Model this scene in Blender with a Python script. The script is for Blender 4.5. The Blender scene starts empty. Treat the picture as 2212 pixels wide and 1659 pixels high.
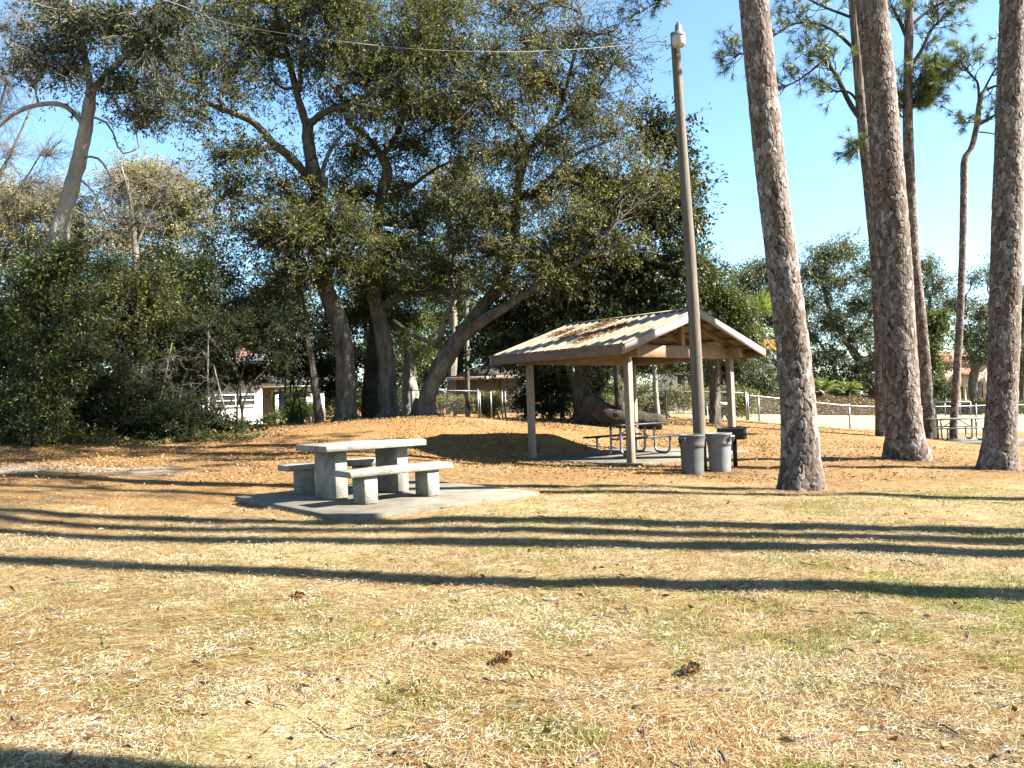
import bpy, math, random
import numpy as np
from mathutils import Matrix, Vector
rad = math.radians
rng = np.random.default_rng(11)
random.seed(11)
S = bpy.context.scene
COL = S.collection

# ------------------------------------------------------------------ camera model
F = 1720.0                      # focal length in pixels of a 2212 x 1659 frame (28 mm equivalent)
EYE = 1.5
CM = Matrix.Rotation(rad(91.08), 3, 'X') @ Matrix.Rotation(rad(-2.0), 3, 'Z')


def P(px, py, Y):
    d = CM @ Vector(((px - 1106) / F, -(py - 829.5) / F, -1))
    return np.array(d * (Y / d.y)) + np.array([0, 0, EYE])


def hor(px):
    return 862 - (px - 1106) * 0.0349


# ------------------------------------------------------------------ ground height
_ctl = [(0, 0, 0.0), (-1.96, 9.2, .11), (-4.3, 11.66, .12), (.34, 11.1, .13), (-2, 11, .10), (-.8, 10.2, .14), (2.5, 17, -.0), (5.6, 19.8, -.02), (.4, 19.5, .0),
        (3.4, 22.1, .05), (3.5, 15.4, -.07), (4.35, 12, 0.0), (-3, -6, .1), (4, -6, -.1), (12, 0, -.3), (-10, 0, .2)]
for q in [(1965, 993, 17.5), (2155, 1013, 15.5), (2011, 944, 29), (2075, 955, 28), (1838, 927, 34), (2150, 925, 35), (745, 917, 24),
          (915, 906, 24), (750, 985, 17), (600, 1000, 17), (200, 947, 23), (0, 950, 22), (0, 1010, 16), (300, 1015, 15.5), (0, 1110, 9.8), (0, 1237, 6.6),
          (420, 948, 23), (1250, 916, 26.5), (1090, 908, 30), (1440, 915, 28.5), (1615, 909, 31), (560, 925, 27)]:
    p = P(*q)
    _ctl.append((p[0], p[1], p[2]))
_ctl += [(-12, 40, .75), (-3, 42, .8), (8, 42, .45), (20, 45, -.3), (34, 45, -.7), (-34, 30, .9), (30, 20, -.8), (30, 0, -.8), (-30, 0, .6),
         (0, 75, .4), (-45, 75, .9), (45, 75, -.8)]
_ctl = np.array(_ctl, float)


def _U(r2):
    return 0.5 * r2 * np.log(np.maximum(r2, 1e-9))


_n = len(_ctl)
_K = _U(((_ctl[:, None, :2] - _ctl[None, :, :2]) ** 2).sum(-1)) + np.eye(_n) * 0.25
_Pm = np.c_[np.ones(_n), _ctl[:, :2]]
_A = np.block([[_K, _Pm], [_Pm.T, np.zeros((3, 3))]])
_w = np.linalg.solve(_A, np.r_[_ctl[:, 2], 0, 0, 0])


PADS = [(-1.96, 9.2, rad(40), 3.0, 3.44, .20), (2.51 - .25 * math.cos(rad(42)) + .275 * math.sin(rad(42)), 17.2 - .25 * math.sin(rad(42)) - .275 * math.cos(rad(42)), rad(42), 4.43, 3.64, .035)]


def GZ(x, y):
    x = np.asarray(x, float)
    y = np.asarray(y, float)
    sh = x.shape
    x = x.ravel()
    y = y.ravel()
    xc = np.clip(x, -44, 44)
    yc = np.clip(y, -10, 76)
    out = np.empty(x.size)
    for i in range(0, x.size, 40000):
        a, b = xc[i:i + 40000], yc[i:i + 40000]
        r2 = (a[:, None] - _ctl[None, :, 0]) ** 2 + (b[:, None] - _ctl[None, :, 1]) ** 2
        out[i:i + 40000] = _U(r2) @ _w[:_n] + _w[_n] + _w[_n + 1] * a + _w[_n + 2] * b
    for ox, oy, a, w, h, top in PADS:               # the earth stays just below the concrete pads
        c, s_ = math.cos(a), math.sin(a)
        p, q = (x - ox) * c + (y - oy) * s_, -(x - ox) * s_ + (y - oy) * c
        d = np.hypot(np.maximum(0, np.maximum(-p, p - w)), np.maximum(0, np.maximum(-q, q - h)))
        out = np.clip(out, top - .055 - .22 * d, top - .022 + .2 * np.maximum(0, d - .06))
    return out.reshape(sh)


def gz(x, y):
    return float(GZ(np.array([x]), np.array([y]))[0])


def at(px, Y):
    """ground point seen in image column px at depth Y"""
    z = 0.0
    for _ in range(4):
        py = hor(px) + (EYE - z) * F / Y
        p = P(px, py, Y)
        z = gz(p[0], p[1])
    return np.array([p[0], p[1], z])


def vnoise(x, y, sc, seed):
    rg = np.random.default_rng(seed)
    g = rg.normal(size=(128, 128))
    u, v = x / sc, y / sc
    i, j = np.floor(u).astype(int), np.floor(v).astype(int)
    f, h = u - i, v - j
    f, h = f * f * (3 - 2 * f), h * h * (3 - 2 * h)
    a = g[i % 128, j % 128]
    b_ = g[(i + 1) % 128, j % 128]
    c_ = g[i % 128, (j + 1) % 128]
    d_ = g[(i + 1) % 128, (j + 1) % 128]
    return (a * (1 - f) + b_ * f) * (1 - h) + (c_ * (1 - f) + d_ * f) * h


def rough_earth(x, y):
    d = np.full(np.shape(x), 9.)
    for ox, oy, a, w, h, top in PADS:
        c, s_ = math.cos(a), math.sin(a)
        p, q = (x - ox) * c + (y - oy) * s_, -(x - ox) * s_ + (y - oy) * c
        d = np.minimum(d, np.hypot(np.maximum(0, np.maximum(-p, p - w)), np.maximum(0, np.maximum(-q, q - h))))
    return (vnoise(x, y, 2.1, 1) * .018 + vnoise(x, y, .7, 2) * .010 + vnoise(x, y, .25, 3) * .006) * np.clip(d / .6, .1, 1)


# ------------------------------------------------------------------ mesh building
class MB:
    def __init__(self):
        self.v = []
        self.f = []
        self.n = 0

    def add(self, V, *faces):
        V = np.asarray(V, float).reshape(-1, 3)
        for f in faces:
            f = np.asarray(f, np.int64)
            if f.size:
                self.f.append(f + self.n)
        self.v.append(V)
        self.n += len(V)

    def build(self, name, mat, parent=None, smooth=False, attrs=None):
        V = np.concatenate(self.v) if self.v else np.zeros((0, 3))
        me = bpy.data.meshes.new(name)
        me.vertices.add(len(V))
        me.vertices.foreach_set('co', V.ravel().astype(np.float32))
        loops = np.concatenate([f.ravel() for f in self.f])
        sizes = np.concatenate([np.full(len(f), f.shape[1]) for f in self.f])
        me.loops.add(len(loops))
        me.loops.foreach_set('vertex_index', loops.astype(np.int32))
        me.polygons.add(len(sizes))
        st = np.r_[0, np.cumsum(sizes)[:-1]]
        me.polygons.foreach_set('loop_start', st.astype(np.int32))
        if smooth:
            me.polygons.foreach_set('use_smooth', np.ones(len(sizes), bool))
        if attrs:
            for k, a in attrs.items():
                at_ = me.attributes.new(k, 'FLOAT', 'POINT')
                at_.data.foreach_set('value', np.asarray(a, np.float32))
        me.update(calc_edges=True)
        me.validate()
        me.materials.append(mat)
        o = bpy.data.objects.new(name, me)
        COL.objects.link(o)
        if parent is not None:
            o.parent = parent
            rt = parent
            o.matrix_parent_inverse = rt_inv(rt)
        return o


def rt_inv(o):
    if o.type == 'EMPTY':
        return Matrix.LocRotScale(o.location, o.rotation_euler, o.scale).inverted()
    return Matrix.Identity(4)


def tag(o, label=None, cat=None, group=None, kind=None):
    if label:
        o['label'] = label
    if cat:
        o['category'] = cat
    if group:
        o['group'] = group
    if kind:
        o['kind'] = kind
    return o


def thing(name, label, cat, loc=(0, 0, 0), group=None):
    o = bpy.data.objects.new(name, None)
    o.empty_display_size = .2
    COL.objects.link(o)
    o.location = tuple(float(c) for c in loc)
    return tag(o, label, cat, group)


def copy_tree(o, parent=None):
    c = o.copy()
    COL.objects.link(c)
    if parent is not None:
        c.parent = parent
    for ch in [q for q in COL.objects if q.parent == o]:
        copy_tree(ch, c)
    return c


def frame(rz):
    c, s = math.cos(rz), math.sin(rz)
    return np.array([[c, s, 0], [-s, c, 0], [0, 0, 1]])     # rows = local axes


def cbox(mb, c, size, R=None, bev=.006):
    """box with chamfered edges; R rows are the local axes"""
    h = np.asarray(size, float) / 2
    b = min(bev, .45 * h.min())
    R = np.eye(3) if R is None else np.asarray(R)
    V = []
    idx = {}
    for sx in (-1, 1):
        for sy in (-1, 1):
            for sz in (-1, 1):
                s = np.array([sx, sy, sz])
                for ax in range(3):
                    q = h - b
                    q = q.copy()
                    q[ax] = h[ax]
                    idx[(sx, sy, sz, ax)] = len(V)
                    V.append(s * q)
    quads, tris = [], []
    for ax in range(3):
        o1, o2 = [k for k in range(3) if k != ax]
        for s in (-1, 1):
            ring = []
            for a, bb in ((-1, -1), (1, -1), (1, 1), (-1, 1)):
                k = [0, 0, 0]
                k[ax] = s
                k[o1] = a
                k[o2] = bb
                ring.append(idx[(*k, ax)])
            quads.append(ring)
        for s1 in (-1, 1):
            for s2 in (-1, 1):
                k = [0, 0, 0]
                k[o1] = s1
                k[o2] = s2
                k[ax] = -1
                a = idx[(*k, o1)]
                b_ = idx[(*k, o2)]
                k[ax] = 1
                c_ = idx[(*k, o2)]
                d = idx[(*k, o1)]
                quads.append([a, b_, c_, d])
    for sx in (-1, 1):
        for sy in (-1, 1):
            for sz in (-1, 1):
                tris.append([idx[(sx, sy, sz, a)] for a in range(3)])
    V = np.array(V) @ R

    def outward(fs):
        fs = [list(f) for f in fs]
        for f in fs:
            if np.cross(V[f[1]] - V[f[0]], V[f[2]] - V[f[0]]) @ V[f].mean(0) < 0:
                f.reverse()
        return fs
    mb.add(V + np.asarray(c), outward(quads), outward(tris))


def beam(mb, p0, p1, w, h, up=(0, 0, 1), bev=.006):
    p0 = np.asarray(p0, float)
    p1 = np.asarray(p1, float)
    d = p1 - p0
    L = np.linalg.norm(d)
    d /= L
    s = np.cross(up, d)
    s /= np.linalg.norm(s)
    u = np.cross(d, s)
    cbox(mb, (p0 + p1) / 2, (L, w, h), np.array([d, s, u]), bev)


def norm(a):
    return a / np.maximum(np.linalg.norm(a, axis=-1, keepdims=True), 1e-9)


def tubes(mb, Pt, R, sides=6, cap=True):
    """batch of polylines Pt (N,K,3), radii R (N,K)"""
    Pt = np.asarray(Pt, float)
    R = np.asarray(R, float)
    N, K, _ = Pt.shape
    T = np.empty_like(Pt)
    T[:, 1:-1] = Pt[:, 2:] - Pt[:, :-2]
    T[:, 0] = Pt[:, 1] - Pt[:, 0]
    T[:, -1] = Pt[:, -1] - Pt[:, -2]
    T = norm(T)
    ref = np.where(np.abs(T[:, :1, 2:3]) > .9, np.array([1., 0, 0]), np.array([0, 0, 1.]))
    A = norm(np.cross(T, np.broadcast_to(ref, T.shape)))
    for k in range(1, K):                     # parallel transport
        a = A[:, k - 1] - (A[:, k - 1] * T[:, k]).sum(-1, keepdims=True) * T[:, k]
        A[:, k] = norm(a)
    B = np.cross(T, A)
    th = np.linspace(0, 2 * np.pi, sides, endpoint=False)
    ring = A[:, :, None] * np.cos(th)[:, None] + B[:, :, None] * np.sin(th)[:, None]
    V = Pt[:, :, None] + ring * (R[:, :, None, None] if R.ndim == 2 else R[..., None])
    base = (np.arange(N) * K * sides)[:, None, None]
    k = np.arange(K - 1)[None, :, None] * sides
    j = np.arange(sides)[None, None, :]
    j2 = (j + 1) % sides
    q = np.stack([base + k + j, base + k + j2, base + k + sides + j2, base + k + sides + j], -1).reshape(-1, 4)
    fs = [q]
    if cap:
        e = np.arange(sides)
        c0 = (np.arange(N) * K * sides)[:, None] + e[::-1]
        c1 = (np.arange(N) * K * sides + (K - 1) * sides)[:, None] + e
        fs += [c0, c1]
    mb.add(V.reshape(-1, 3), *fs)


def tube(mb, pts, r, sides=8, cap=True):
    pts = np.asarray(pts, float)
    r = np.full(len(pts), r) if np.isscalar(r) else np.asarray(r)
    tubes(mb, pts[None], r[None], sides, cap)


def lathe(mb, prof, c, n=28, R=None):
    prof = np.asarray(prof, float)
    th = np.linspace(0, 2 * np.pi, n, endpoint=False)
    V = np.stack([prof[:, 0][:, None] * np.cos(th), prof[:, 0][:, None] * np.sin(th), np.broadcast_to(prof[:, 1][:, None], (len(prof), n))], -1)
    K = len(prof)
    k = np.arange(K - 1)[:, None] * n
    j = np.arange(n)[None]
    j2 = (j + 1) % n
    q = np.stack([k + j, k + j2, k + n + j2, k + n + j], -1).reshape(-1, 4)
    V = V.reshape(-1, 3)
    if R is not None:
        V = V @ np.asarray(R)
    mb.add(V + np.asarray(c), q)


def prism(mb, poly, ext):
    """closed polygon (list of 3D points) pushed along ext"""
    a = np.asarray(poly, float)
    n = len(a)
    V = np.r_[a, a + np.asarray(ext)]
    j = np.arange(n)
    j2 = (j + 1) % n
    mb.add(V, np.stack([j, j2, j2 + n, j + n], -1), j[::-1][None], (j + n)[None])


def spline(pts, n):
    """Catmull-Rom through rows of pts, n samples"""
    p = np.asarray(pts, float)
    if len(p) == 2:
        t = np.linspace(0, 1, n)[:, None]
        return p[0] * (1 - t) + p[1] * t
    q = np.r_[[2 * p[0] - p[1]], p, [2 * p[-1] - p[-2]]]
    out = []
    m = len(p) - 1
    for t in np.linspace(0, m - 1e-6, n):
        i = int(t)
        f = t - i
        a, b, c, d = q[i], q[i + 1], q[i + 2], q[i + 3]
        out.append(.5 * (2 * b + (c - a) * f + (2 * a - 5 * b + 4 * c - d) * f * f + (3 * b - a - 3 * c + d) * f ** 3))
    return np.array(out)


# ------------------------------------------------------------------ materials
def nodes(name):
    m = bpy.data.materials.new(name)
    m.use_nodes = True
    nt = m.node_tree
    nt.nodes.clear()
    return m, nt


class NT:
    def __init__(self, nt):
        self.t = nt

    def __call__(self, typ, ins=None, **kw):
        n = self.t.nodes.new(typ)
        for k, v in kw.items():
            setattr(n, k, v)
        for k, v in (ins or {}).items():
            s = n.inputs[k]
            if hasattr(v, 'is_output') or isinstance(v, bpy.types.NodeSocket):
                self.t.links.new(v, s)
            else:
                s.default_value = v
        return n

    def ramp(self, fac, stops, interp='LINEAR'):
        n = self.t.nodes.new('ShaderNodeValToRGB')
        cr = n.color_ramp
        cr.interpolation = interp
        while len(cr.elements) < len(stops):
            cr.elements.new(.5)
        for e, (p, c) in zip(cr.elements, stops):
            e.position = p
            e.color = (*c, 1) if len(c) == 3 else c
        self.t.links.new(fac, n.inputs[0])
        return n.outputs[0]

    def mix(self, fac, a, b, blend='MIX'):
        n = self.t.nodes.new('ShaderNodeMix')
        n.data_type = 'RGBA'
        n.blend_type = blend
        for s, v in ((0, fac), (6, a), (7, b)):
            if isinstance(v, bpy.types.NodeSocket):
                self.t.links.new(v, n.inputs[s])
            else:
                n.inputs[s].default_value = v if s == 0 else (*v, 1)
        return n.outputs[2]

    def noise(self, vec, scale, detail=4, rough=.55):
        return self('ShaderNodeTexNoise', {'Vector': vec, 'Scale': scale, 'Detail': detail, 'Roughness': rough}).outputs[0]

    def math(self, op, a, b=0.0):
        n = self.t.nodes.new('ShaderNodeMath')
        n.operation = op
        for i, v in ((0, a), (1, b)):
            if isinstance(v, bpy.types.NodeSocket):
                self.t.links.new(v, n.inputs[i])
            else:
                n.inputs[i].default_value = v
        return n.outputs[0]

    def coords(self, stretch=(1, 1, 1)):
        tc = self('ShaderNodeTexCoord')
        mp = self('ShaderNodeMapping', {'Vector': tc.outputs['Object'], 'Scale': stretch})
        return mp.outputs[0]


def out(N, shader):
    o = N('ShaderNodeOutputMaterial')
    N.t.links.new(shader, o.inputs[0])


def pm(name, stops, scale=6, rough=.8, bump=.3, bscale=None, stretch=(1, 1, 1), metallic=0, spec=.4, dist=.01, speck=None):
    """noise-varied material: stops is a colour ramp over noise"""
    m, nt = nodes(name)
    N = NT(nt)
    c = N.coords(stretch)
    n1 = N.noise(c, scale, 6, .65)
    stops = [(p, tuple(k * ALB for k in q)) for p, q in stops]
    col = N.ramp(n1, stops)
    if speck:
        n3 = N.noise(c, speck[0], 3, .6)
        f = N.ramp(n3, [(speck[1], (0, 0, 0)), (speck[1] + .1, (1, 1, 1))])
        col = N.mix(f, col, tuple(k * ALB for k in speck[2]))
    b = N('ShaderNodeBsdfPrincipled', {'Base Color': col, 'Roughness': rough, 'Metallic': metallic, 'Specular IOR Level': spec})
    if bump:
        n2 = N.noise(c, bscale or scale * 4, 5, .6)
        bp = N('ShaderNodeBump', {'Height': n2, 'Strength': bump, 'Distance': dist})
        nt.links.new(bp.outputs[0], b.inputs['Normal'])
    out(N, b.outputs[0])
    return m


def leafmat(name, stops, trans=.3, rough=.42, spec=.35, patch=None, alb=1.0):
    stops = [(p, tuple(k * alb for k in q)) for p, q in stops]
    m, nt = nodes(name)
    N = NT(nt)
    g = N('ShaderNodeNewGeometry')
    col = N.ramp(g.outputs['Random Per Island'], stops)
    if patch:
        c = N.coords()
        f = N.ramp(N.noise(c, patch[0], 2, .5), [(patch[1], (0, 0, 0)), (patch[1] + .15, (1, 1, 1))])
        col = N.mix(N.math('MULTIPLY', f, patch[3] if len(patch) > 3 else .8), col, patch[2])
    b = N('ShaderNodeBsdfPrincipled', {'Base Color': col, 'Roughness': rough, 'Specular IOR Level': spec})
    t = N('ShaderNodeBsdfTranslucent', {'Color': N.mix(.5, col, (.20, .24, .03))})
    mx = N('ShaderNodeMixShader', {0: trans, 1: b.outputs[0], 2: t.outputs[0]})
    out(N, mx.outputs[0])
    return m


def oakbark(name, stops, scale=5):
    stops = [(p, tuple(k * .42 for k in q)) for p, q in stops]
    m, nt = nodes(name)
    N = NT(nt)
    c = N.coords((1, 1, .3))
    fu = N.noise(c, 9, 7, .75)
    col = N.ramp(N.math('ADD', N.math('MULTIPLY', N.noise(c, scale, 7, .7), .6), N.math('MULTIPLY', fu, .4)), stops)
    big = N.ramp(N.noise(N.coords(), 1.6, 4, .6), [(.5, (0, 0, 0)), (.64, (1, 1, 1))])
    col = N.mix(N.math('MULTIPLY', big, .4), col, (.11, .113, .088))
    b = N('ShaderNodeBsdfPrincipled', {'Base Color': col, 'Roughness': .95, 'Specular IOR Level': .1})
    bp = N('ShaderNodeBump', {'Height': fu, 'Strength': 1.0, 'Distance': .11})
    nt.links.new(bp.outputs[0], b.inputs['Normal'])
    out(N, b.outputs[0])
    return m


ALB = .42
MT = {}
MT['concrete'] = pm('weathered_concrete', [(.28, (.13, .115, .09)), (.42, (.34, .31, .255)), (.55, (.47, .43, .36)), (.72, (.58, .55, .48))], 3.2, .9, .8, 45, dist=.01,
                    speck=(30, .60, (.16, .145, .115)))
MT['slab'] = pm('slab_concrete', [(.3, (.12, .10, .075)), (.48, (.205, .18, .135)), (.7, (.27, .245, .195))], 2.6, .9, .5, 60, dist=.004,
                speck=(40, .64, (.18, .145, .10)))
MT['timber'] = pm('pine_timber', [(.25, (.27, .16, .09)), (.5, (.40, .25, .14)), (.75, (.50, .34, .21))], 5, .75, .35, 30, stretch=(1, 1, 1), dist=.004)
MT['post'] = pm('weathered_post', [(.25, (.30, .21, .14)), (.5, (.46, .35, .25)), (.75, (.55, .44, .34))], 4, .8, .35, 30, stretch=(3, 3, .35), dist=.004)
MT['rake'] = pm('weathered_board', [(.25, (.38, .31, .26)), (.5, (.55, .46, .40)), (.75, (.65, .58, .52))], 6, .75, .3, 30, dist=.003)
MT['fascia'] = pm('brown_fascia', [(.25, (.16, .10, .065)), (.5, (.24, .155, .10)), (.75, (.32, .22, .15))], 5, .8, .3, 30, dist=.003)
MT['roof'] = pm('tan_roof_metal', [(.3, (.24, .19, .12)), (.5, (.37, .31, .21)), (.72, (.47, .41, .30))], 3.5, .45, .05, 20, spec=.5,
                speck=(22, .66, (.25, .19, .11)))
MT['galv'] = pm('galvanised_steel', [(.3, (.34, .35, .36)), (.7, (.50, .51, .52))], 12, .42, .08, 60, metallic=.75)
MT['meshwire'] = pm('mesh_wire', [(.3, (.15, .15, .145)), (.7, (.25, .25, .24))], 12, .6, 0)
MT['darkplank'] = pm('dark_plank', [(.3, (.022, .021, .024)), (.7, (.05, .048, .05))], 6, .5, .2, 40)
MT['greyplank'] = pm('grey_plank', [(.3, (.16, .15, .14)), (.7, (.27, .26, .25))], 6, .6, .2, 40)
MT['plastic'] = pm('grey_bin_plastic', [(.3, (.14, .145, .15)), (.7, (.20, .205, .21))], 5, .62, .12, 60, spec=.2, speck=(18, .67, (.22, .21, .19)))
MT['plastic_pale'] = pm('pale_bin_plastic', [(.3, (.25, .255, .26)), (.7, (.35, .355, .36))], 5, .62, .12, 60, spec=.2, speck=(18, .67, (.13, .12, .11)))
MT['iron'] = pm('black_iron', [(.3, (.018, .017, .018)), (.7, (.04, .036, .034))], 10, .6, .4, 60, metallic=.3)
MT['pole'] = pm('weathered_pole', [(.22, (.09, .072, .052)), (.48, (.185, .155, .115)), (.75, (.29, .255, .195))], 3.5, .85, .5, 18, stretch=(4, 4, .3), dist=.012,
                speck=(16, .66, (.10, .08, .055)))
MT['housing'] = pm('lamp_housing', [(.3, (.30, .33, .38)), (.7, (.42, .45, .50))], 10, .45, .1, 40, metallic=.3)
MT['refractor'] = pm('lamp_bowl', [(.3, (.66, .64, .64)), (.7, (.78, .77, .78))], 8, .35, .05, 30)
MT['wire'] = pm('wire_sheath', [(.3, (.30, .29, .27)), (.7, (.40, .39, .36))], 8, .6, 0)
MT['white'] = pm('white_render', [(.3, (1.5, 1.45, 1.38)), (.7, (1.8, 1.76, 1.7))], 3, .8, .15, 30)
MT['cream'] = pm('cream_render', [(.3, (.55, .44, .30)), (.7, (.70, .60, .45))], 3, .8, .15, 30)
MT['brick'] = pm('tan_brick', [(.3, (.17, .12, .085)), (.7, (.27, .20, .15))], 14, .9, .3, 40)
MT['redbrick'] = pm('red_brick', [(.3, (.30, .16, .11)), (.7, (.45, .29, .22))], 10, .9, .3, 40)
MT['shingle'] = pm('grey_shingle', [(.3, (.085, .083, .09)), (.7, (.17, .165, .17))], 9, .9, .4, 50)
MT['shingle_tan'] = pm('tan_shingle', [(.3, (.16, .135, .11)), (.7, (.27, .235, .195))], 9, .9, .4, 50)
MT['tile'] = pm('clay_tile', [(.3, (.28, .10, .06)), (.7, (.42, .19, .12))], 9, .85, .3, 40)
MT['yellow'] = pm('yellow_paint', [(.3, (.45, .27, .04)), (.7, (.60, .38, .06))], 9, .6, .1, 40)
MT['oak'] = oakbark('oak_bark', [(.32, (.05, .042, .033)), (.48, (.19, .165, .13)), (.66, (.44, .40, .33))])
MT['palebark'] = oakbark('pale_bark', [(.25, (.30, .26, .21)), (.5, (.58, .52, .44)), (.75, (.80, .74, .64))], 4)
MT['darkbark'] = oakbark('dark_bark', [(.25, (.045, .038, .03)), (.5, (.10, .085, .068)), (.75, (.18, .155, .125))])
MT['twig'] = oakbark('twig_bark', [(.25, (.24, .20, .155)), (.5, (.36, .31, .25)), (.75, (.46, .40, .33))])


def glass():
    m, nt = nodes('window_glass')
    N = NT(nt)
    b = N('ShaderNodeBsdfPrincipled', {'Base Color': (.03, .035, .04, 1), 'Roughness': .06, 'Specular IOR Level': .8})
    out(N, b.outputs[0])
    return m


MT['glass'] = glass()
LV = {}
LV['oak'] = leafmat('oak_leaves', [(0, (.014, .019, .004)), (.45, (.031, .037, .008)), (.75, (.060, .063, .014)), (.93, (.115, .108, .03)), (1, (.15, .105, .035))], .25, .6, .16)
LV['oak_dry'] = leafmat('dry_oak_leaves', [(0, (.024, .028, .006)), (.4, (.054, .056, .012)), (.75, (.105, .098, .024)), (.93, (.20, .17, .06)), (1, (.22, .14, .045))], .3, .55, .22)
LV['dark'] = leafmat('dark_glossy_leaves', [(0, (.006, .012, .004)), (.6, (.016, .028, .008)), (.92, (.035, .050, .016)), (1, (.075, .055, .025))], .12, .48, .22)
LV['deep'] = leafmat('shade_toned_leaves', [(0, (.003, .006, .002)), (.7, (.009, .015, .004)), (.95, (.024, .032, .009)), (1, (.05, .06, .02))], .12, .7, .08)  # shade over the thicket is put into these darkened leaf colours
LV['slim'] = leafmat('narrow_leaves', [(0, (.008, .012, .005)), (.6, (.018, .024, .009)), (1, (.05, .055, .02))], .15, .55, .15)
LV['laurel'] = leafmat('laurel_leaves', [(0, (.010, .017, .004)), (.5, (.026, .040, .008)), (.85, (.058, .074, .016)), (1, (.11, .12, .03))], .22, .5, .2)
LV['pale'] = leafmat('pale_olive_leaves', [(0, (.10, .10, .035)), (.5, (.20, .185, .07)), (1, (.34, .29, .13))], .35, .6, .2)
LV['grey'] = leafmat('grey_green_leaves', [(0, (.030, .044, .024)), (.5, (.065, .085, .045)), (.85, (.115, .135, .075)), (1, (.17, .175, .11))], .2, .5, .3)
LV['bright'] = leafmat('bright_leaves', [(0, (.05, .085, .012)), (.5, (.10, .15, .025)), (1, (.20, .25, .06))], .35, .4, .35)
LV['hedge'] = leafmat('hedge_leaves', [(0, (.045, .060, .015)), (.5, (.10, .11, .03)), (.8, (.17, .14, .06)), (1, (.26, .17, .09))], .2, .5, .3)
LV['bank'] = leafmat('bank_leaves', [(0, (.07, .045, .028)), (.5, (.15, .10, .062)), (1, (.25, .18, .115))], .1, .7, .1)
LV['needle'] = leafmat('pine_needles', [(0, (.024, .042, .014)), (.5, (.055, .088, .025)), (.85, (.11, .145, .035)), (1, (.20, .17, .06))], .2, .4, .3)
# ------------------------------------------------------------------ foliage
def unit(n):
    return norm(rng.normal(size=(n, 3)))


def leaf_quads(mb, C, D, L, W, fold=.25):
    """rhombic folded leaves: centres C, directions D, lengths L, widths W"""
    n = len(C)
    D = norm(D)
    U = unit(n)
    Sd = norm(np.cross(D, U))
    Up = np.cross(Sd, D)
    L = np.broadcast_to(L, n)[:, None]
    W = np.broadcast_to(W, n)[:, None]
    v0 = C - D * L / 2
    v2 = C + D * L / 2
    mid = C - D * L * .05 + Up * W * fold
    v1 = mid + Sd * W / 2
    v3 = mid - Sd * W / 2
    V = np.stack([v0, v1, v2, v3], 1).reshape(-1, 3)
    i = np.arange(n)[:, None] * 4
    mb.add(V, np.concatenate([i + np.array([0, 1, 2]), i + np.array([0, 2, 3])]))


def px_line(pts, Y):
    """rows (px, py, r) or (px, py, r, dY) -> rows (x, y, z, r)"""
    o = []
    for q in pts:
        p = P(q[0], q[1], Y + (q[3] if len(q) > 3 else 0))
        o.append((*p, q[2]))
    return np.array(o)


def limb(mb, rows, n=None, sides=14, rough=.06):
    L = np.linalg.norm(np.diff(rows[:, :3], axis=0), axis=1).sum()
    n = n or max(8, int(L / .22))
    s = spline(rows, n)
    wob = np.cumsum(rng.normal(size=(n, 3)), 0) * .006
    wob -= np.linspace(0, 1, n)[:, None] * wob[-1]
    s[:, :3] += wob * np.minimum(1, s[:, 3:4] * 12)
    s[:, 3] = np.maximum(s[:, 3], .006) * (1 + rng.normal(size=n) * rough * .6)
    if sides > 12:
        th = np.linspace(0, 2 * np.pi, 26, endpoint=False)
        n2 = n * 3
        s2 = spline(s, n2)
        hh = np.linspace(0, L, n2)[:, None]
        sd = int(rng.integers(1e6))
        a = vnoise(np.cos(th)[None] * 2.2 + hh * .4, np.sin(th)[None] * 2.2 + hh * .9, 1.0, sd)
        b = vnoise(np.cos(th)[None] * 7 + hh * .8, np.sin(th)[None] * 7 + hh * 3.1, 1.0, sd + 1)
        R = s2[:, 3:4] * (1 + .085 * a + .05 * b)
        tubes(mb, s2[None, :, :3], R[None], 26)
    else:
        tube(mb, s[:, :3], s[:, 3], sides)
    return s


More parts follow.
